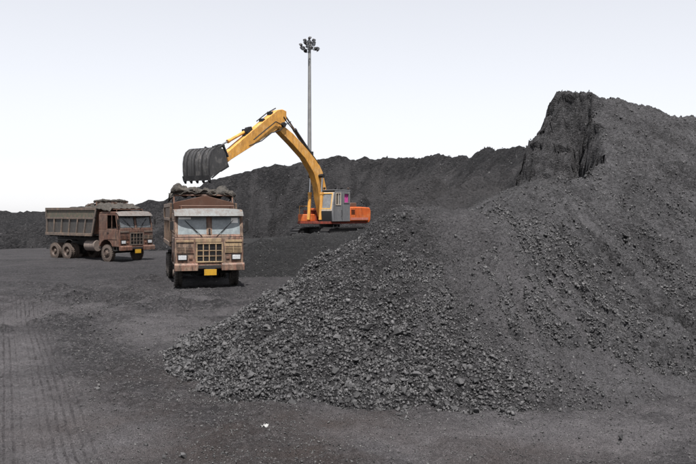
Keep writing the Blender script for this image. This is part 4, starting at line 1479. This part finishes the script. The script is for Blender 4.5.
fp = MB()
front_piece(fp, 1.82, 1.92, YA + 0.05, YB - 0.05, 0.06)
front_piece(fp, 2.86, ZT - 0.10, YA + 0.05, YB - 0.05, 0.06)
front_piece(fp, 1.92, 2.86, YA + 0.05, YA + 0.12, 0.06)
front_piece(fp, 1.92, 2.86, YB - 0.12, YB - 0.05, 0.06)
fp.build('front_frame', M_PALEFR, cabx)
fw = MB()
for (z0, z1, a, b) in ((1.92, 1.97, YA + 0.12, YB - 0.12), (2.80, 2.86, YA + 0.12, YB - 0.12), (1.97, 2.80, YA + 0.12, YA + 0.17), (1.97, 2.80, YB - 0.17, YB - 0.12)):
    front_piece(fw, z0, z1, a, b, 0.05, 0.012)
fwo = fw.build('front_window', M_YELFR, cabx)
g = MB(); front_piece(g, 1.97, 2.80, YA + 0.17, YB - 0.17, 0.012, -0.02)
g.build('pane', M_GLASS_X, fwo)
MB().prism([(X1 - 0.02, ZB + 0.02), (X1 + 0.018, 1.72), (X1 + 0.002, 1.818), (X1 - 0.03, 1.818), (X1 - 0.06, ZB + 0.02)], YA + 0.052, YB - 0.052).build('lower_front_panel', M_BLACK, cabx)
for i, (a, b, z0, z1) in enumerate(wins):
    f = MB()
    for (x0, x1, q0, q1) in ((a, b, z0, z0 + 0.05), (a, b, z1 - 0.05, z1), (a, a + 0.05, z0 + 0.05, z1 - 0.05), (b - 0.05, b, z0 + 0.05, z1 - 0.05)):
        f.box(x0, x1, YB - 0.03, YB + 0.02, q0, q1)
    if i == 0:
        f.box((a + b) / 2 - 0.02, (a + b) / 2 + 0.02, YB - 0.03, YB + 0.018, z0 + 0.05, z1 - 0.05)
    wo_ = f.build('side_window', M_PALEFR if i == 0 else M_GRY, cabx)
    if i == 1:
        cu = []
        for k in range(17):
            x = a + 0.05 + (b - a - 0.10) * k / 16
            cu.append((x, YB - 0.045 + 0.016 * math.sin(k * 1.7)))
        vs = [(x, y, z) for (x, y) in cu for z in (z0 + 0.05, z1 - 0.05)]
        MB().add(vs, [[2 * k, 2 * k + 1, 2 * k + 3, 2 * k + 2] for k in range(16)]).build('curtain', M_PINK, wo_)
    else:
        MB().box(a + 0.05, (a + b) / 2 - 0.02, YB - 0.02, YB - 0.01, z0 + 0.05, z1 - 0.05).build('pane', M_GLASS_X, wo_)
seat = MB().box(0.1, 0.6, 0.6, 1.1, 1.3, 1.75).box(0.02, 0.14, 0.6, 1.1, 1.75, 2.4)
seat.build('operator_seat', M_SEAT, cabx, 0.03)
dr = MB()
for (x0, x1, z0, z1) in ((1.20, 1.212, 1.25, 2.80), (0.50, 0.512, 1.25, 2.80)):
    dr.box(x0, x1, YB + 0.001, YB + 0.006, z0, z1)
dr.build('door_gap', M_BLACK, cabx)
MB().tube([(0.60, YB + 0.01, 1.50), (0.60, YB + 0.06, 1.52), (0.60, YB + 0.06, 1.85), (0.60, YB + 0.01, 1.87)], 0.015, 6).build('grab_handle', M_BLACK, cabx)
for (x, y) in ((1.05, 0.45), (1.05, 1.25), (0.50, 1.25), (-0.18, 1.25)):
    lp = MB().tube([(x, y, ZT + 0.03), (x, y, ZT + 0.10)], 0.02, 6).build('work_lamp', M_BLACK, cabx)
    MB().lathe([(0.03, -0.05), (0.055, -0.03), (0.06, 0.05), (0.05, 0.055)], (x, y, ZT + 0.13), 12).build('lamp_head', M_BLACK if x > 0.2 else M_RIM, lp)
stp = MB()
for z in (0.62, 0.86):
    stp.box(0.85, 1.25, 1.25, 1.42, z, z + 0.03)
stp.box(0.86, 0.89, 1.24, 1.27, 0.6, 1.02).box(1.21, 1.24, 1.24, 1.27, 0.6, 1.02)
stp.build('step', M_STEEL, E)
rl = MB().tube([(0.5, -1.15, 1.62), (0.5, -1.15, 2.1), (1.4, -1.15, 2.1), (1.4, -1.15, 1.62)], 0.018, 6)
rl.build('handrail', M_YEL, E)

# boom
tp_ = [(0.25, 1.55), pl(323.5, 188.5), pl(320, 172), pl(314.5, 160.5), pl(302.5, 147), pl(290.5, 134), pl(281, 126)]
bt = [pl(275.5, 125.5), pl(277.5, 131.5), pl(290, 144.5), pl(302, 158), pl(311, 173), pl(315, 186), pl(316.5, 198), (0.85, 1.45)]
bm_ = MB().prism(tp_ + bt, -0.21, 0.21)
boom = bm_.build('boom', M_YEL, E, 0.02)
pv = pl(280, 125)
MB().tube([(pv[0], -0.34, pv[1]), (pv[0], 0.34, pv[1])], 0.14, 14).build('boom_pin', M_BLACK, boom)
ft = MB()
for s in (-1, 1):
    ft.prism([(0.15, 1.2), (0.95, 1.2), (0.85, 1.75), (0.55, 1.9), (0.25, 1.75)], s * 0.30, s * 0.36)
ft.build('boom_bracket', M_RED, E)
pm = pl(316, 176)
MB().tube([(pm[0] - 0.05, -0.40, pm[1]), (pm[0] - 0.05, 0.40, pm[1])], 0.10, 12).build('boom_pin', M_BLACK, boom)


def cylinder(name, a, b, ys, r, parent, frac=0.6, barrel=M_YEL):
    """hydraulic cylinder: barrel from a, rod on to b"""
    for y in ys:
        av, bv = Vector((a[0], y, a[1])), Vector((b[0], y, b[1]))
        m = av.lerp(bv, frac)
        o = MB().tube([av, m], r, 12).tube([m - (bv - av).normalized() * 0.12, m + (bv - av).normalized() * 0.02], r * 1.2, 12).build(name, barrel, parent)
        MB().tube([m, bv], r * 0.5, 10).build('rod', M_ROD if barrel is not M_BLACK else M_STEEL, o)
        MB().tube([bv - Vector((0, 0.09, 0)), bv + Vector((0, 0.09, 0))], r * 1.2, 10).build('rod_eye', M_BLACK, o)


cylinder('boom_cylinder', (1.42, 1.30), (pm[0] - 0.05, pm[1]), (-0.44, 0.44), 0.10, E, 0.62)

# arm
at_ = [pl(284, 111.5), pl(280, 109.5), pl(275, 110.3), pl(266, 117.5), pl(247, 133.2), pl(228, 149.7), pl(216, 161)]
ab_ = [pl(212.5, 169), pl(218.5, 168), pl(229, 159.5), pl(251, 145.5), pl(266, 135), pl(274, 130.5), pl(284, 120.5)]
arm = MB().prism(at_ + ab_, -0.19, 0.19).build('arm', M_YEL, E, 0.02)
ca, cb = pl(310.5, 153.5), pl(283.5, 113.5)
cylinder('arm_cylinder', (ca[0], ca[1]), (cb[0], cb[1] + 0.02), (0.0,), 0.10, E, 0.60, M_STEEL)
MB().box(ca[0] - 0.16, ca[0] + 0.12, -0.1, 0.1, ca[1] - 0.5, ca[1] + 0.12).build('cylinder_bracket', M_BLACK, boom, 0.02)
e0, e1 = pl(248, 130.0), pl(219.5, 146.0)
cylinder('bucket_cylinder', e0, e1, (0.0,), 0.085, E, 0.72)
MB().prism([pl(252, 131.5), pl(250, 126.5), pl(246.5, 127.5), pl(243, 137)], -0.11, 0.11).build('cylinder_bracket', M_BLACK, arm)
# links to the bucket
la, lb, lc = pl(224, 157), pl(219.5, 146), pl(212, 149.5)
for s in (-1, 1):
    MB().tube([(la[0], s * 0.27, la[1]), (lb[0], s * 0.27, lb[1])], 0.065, 8).build('link', M_STEEL, E)
    MB().tube([(lb[0], s * 0.20, lb[1]), (lc[0], s * 0.20, lc[1])], 0.07, 8).build('link', M_STEEL, E)
MB().tube([(lb[0], -0.32, lb[1]), (lb[0], 0.32, lb[1])], 0.07, 10).build('link_pin', M_BLACK, E)
tipm = MB().prism([pl(222, 155), pl(214, 163), pl(212, 170.5), pl(218, 172), pl(226, 167)], -0.235, 0.235).build('arm_tip', M_STEEL, arm)
# hoses along the arm and boom
for (pp, y) in ((((287, 122), (280, 126), (272, 122), (262, 130), (250, 140)), 0.28), (((316, 164), (312, 158), (304, 148), (296, 139), (289, 128), (284, 122), (281, 117)), 0.20),
                (((283, 124), (276, 131), (268, 133), (258, 141), (246, 146)), 0.26), (((277, 108), (268, 113), (258, 121)), -0.1)):
    MB().tube([(pl(*q)[0], y, pl(*q)[1]) for q in pp], 0.03, 6).build('hose', M_HOSE, E)
for q in ((262, 120.5), (270, 113.5), (247, 133), (245, 131)):
    w = pl(*q)
    MB().box(w[0] - 0.10, w[0] + 0.10, -0.14, 0.14, w[1] - 0.08, w[1] + 0.10).build('hose_clamp', M_BLACK, arm, 0.01)

# bucket
bp_ = pl(213.5, 165.0)
BWD = 0.97
outer = [(0.02, 0.20), (0.12, 0.62), (0.34, 0.86), (0.62, 0.93), (0.92, 0.88), (1.18, 0.70), (1.34, 0.42), (1.40, 0.05), (1.39, -0.38), (1.33, -0.82)]
outer = [(0.82 * x, 0.86 * z) for (x, z) in outer]
th = 0.045


def offset_in(pts, t):
    out = []
    for i, p in enumerate(pts):
        a = Vector(pts[max(i - 1, 0)]); b = Vector(pts[min(i + 1, len(pts) - 1)])
        d = (b - a).normalized()
        n = Vector((d.y, -d.x))
        out.append((p[0] + n.x * t, p[1] + n.y * t))
    return out


inner = offset_in(outer, th)
bk = empty('bucket'); bk.parent = E; bk.location = (bp_[0], 0, bp_[1])
MB().prism(outer + inner[::-1], -BWD, BWD).build('back_plate', M_BUCKET, bk)
for s in (-1, 1):
    sp = [(0.0, 0.18)] + inner[1:-1] + [(1.06, -0.68), (0.86, -0.56), (0.45, -0.32), (0.10, -0.16), (-0.06, 0.0)]
    MB().prism(sp, s * (BWD - 0.001), s * (BWD - 0.05)).build('side_plate', M_BUCKET, bk)
    MB().prism([(1.07, -0.70), (1.00, -0.73), (0.50, -0.40), (0.50, -0.32)], s * (BWD + 0.001), s * (BWD + 0.03)).build('side_cutter', M_STEEL, bk)
    MB().prism([(-0.14, -0.10), (0.14, -0.12), (0.44, 0.72), (0.30, 0.92), (0.05, 0.82), (-0.12, 0.3)], s * 0.24, s * 0.31).build('ear', M_STEEL, bk)
for k in range(8):                                                        # wear ribs over the back
    y = -BWD + 0.02 + (2 * BWD - 0.10) * k / 7
    o2 = offset_in(outer, -0.03)
    MB().prism(o2[3:] + offset_in(outer, -0.002)[3:][::-1], y, y + 0.08).build('wear_rib', M_STEEL if k % 2 else M_BUCKET, bk)
MB().prism([(1.12, -0.58), (1.18, -0.58), (1.115, -0.82), (1.06, -0.82)], -BWD - 0.005, BWD + 0.005).build('cutting_edge', M_BUCKET, bk)
for k in range(5):
    y = -BWD + 0.10 + (2 * BWD - 0.20) * k / 4
    MB().prism([(1.125, -0.76), (1.13, -0.83), (1.04, -0.95), (1.03, -0.83), (1.04, -0.76)], y - 0.065, y + 0.065).build('tooth', M_STEEL, bk)

# ------------------------------------------------------------------ high mast with floodlights
M_GALV = plain('galvanised_mast', (0.20, 0.20, 0.195), 0.55, 0.3, var=0.2, scale=2)
mx, my, mz = P(309.5, 42, 110)
HM = empty('floodlight_mast', (mx, my, 0))
tag(HM, 'tall slim floodlight mast with a ring of lamps rising behind the stockpile', 'light mast')
top = mz - 0.6
MB().tube([(0, 0, -0.2), (0, 0, top * 0.5), (0, 0, top)], [0.36, 0.28, 0.20], 12).build('pole', M_GALV, HM)
rg = MB()
for rr, zz in ((0.95, top - 0.25), (0.55, top + 0.5)):
    rg.tube([(rr * math.cos(a), rr * math.sin(a), zz) for a in [2 * math.pi * k / 20 for k in range(21)]], 0.045, 6)
for k in range(6):
    a = 2 * math.pi * k / 6
    rg.tube([(0.1 * math.cos(a), 0.1 * math.sin(a), top - 0.5), (0.95 * math.cos(a), 0.95 * math.sin(a), top - 0.25)], 0.035, 6)
    rg.tube([(0.1 * math.cos(a), 0.1 * math.sin(a), top + 0.1), (0.55 * math.cos(a), 0.55 * math.sin(a), top + 0.5)], 0.035, 6)
rg.tube([(0, 0, top - 0.05), (0, 0, top + 0.85)], [0.2, 0.06], 8)
rg.build('lamp_ring', M_GALV, HM)
fl_me = None
spots = [(1.25, 2 * math.pi * k / 10 + 0.2, top - 0.15 + 0.28 * ((k * 7) % 3 - 1)) for k in range(10)] + [(0.72, 2 * math.pi * k / 6 + 0.5, top + 0.55 + 0.2 * (k % 2)) for k in range(6)] + [(0.05, 0, top + 1.15)]
for (rr, a, zz) in spots:
    fl = MB()
    fl.lathe([(0.08, -0.24), (0.20, -0.18), (0.27, 0.06), (0.29, 0.12), (0.25, 0.125)], (0, 0, 0), 14)
    o = fl.build('floodlight', M_STEEL, HM)
    o.location = (rr * math.cos(a), rr * math.sin(a), zz)
    o.rotation_euler = (R(-38), 0, a - math.pi / 2)
    MB().lathe([(0.23, 0.127), (0.20, 0.14), (0.05, 0.15)], (0, 0, 0), 14).build('lens', M_LAMP, o)
    MB().tube([(-0.32, 0, 0), (-0.30, 0, -0.32), (0.30, 0, -0.32), (0.32, 0, 0)], 0.03, 5).build('bracket', M_STEEL, o)
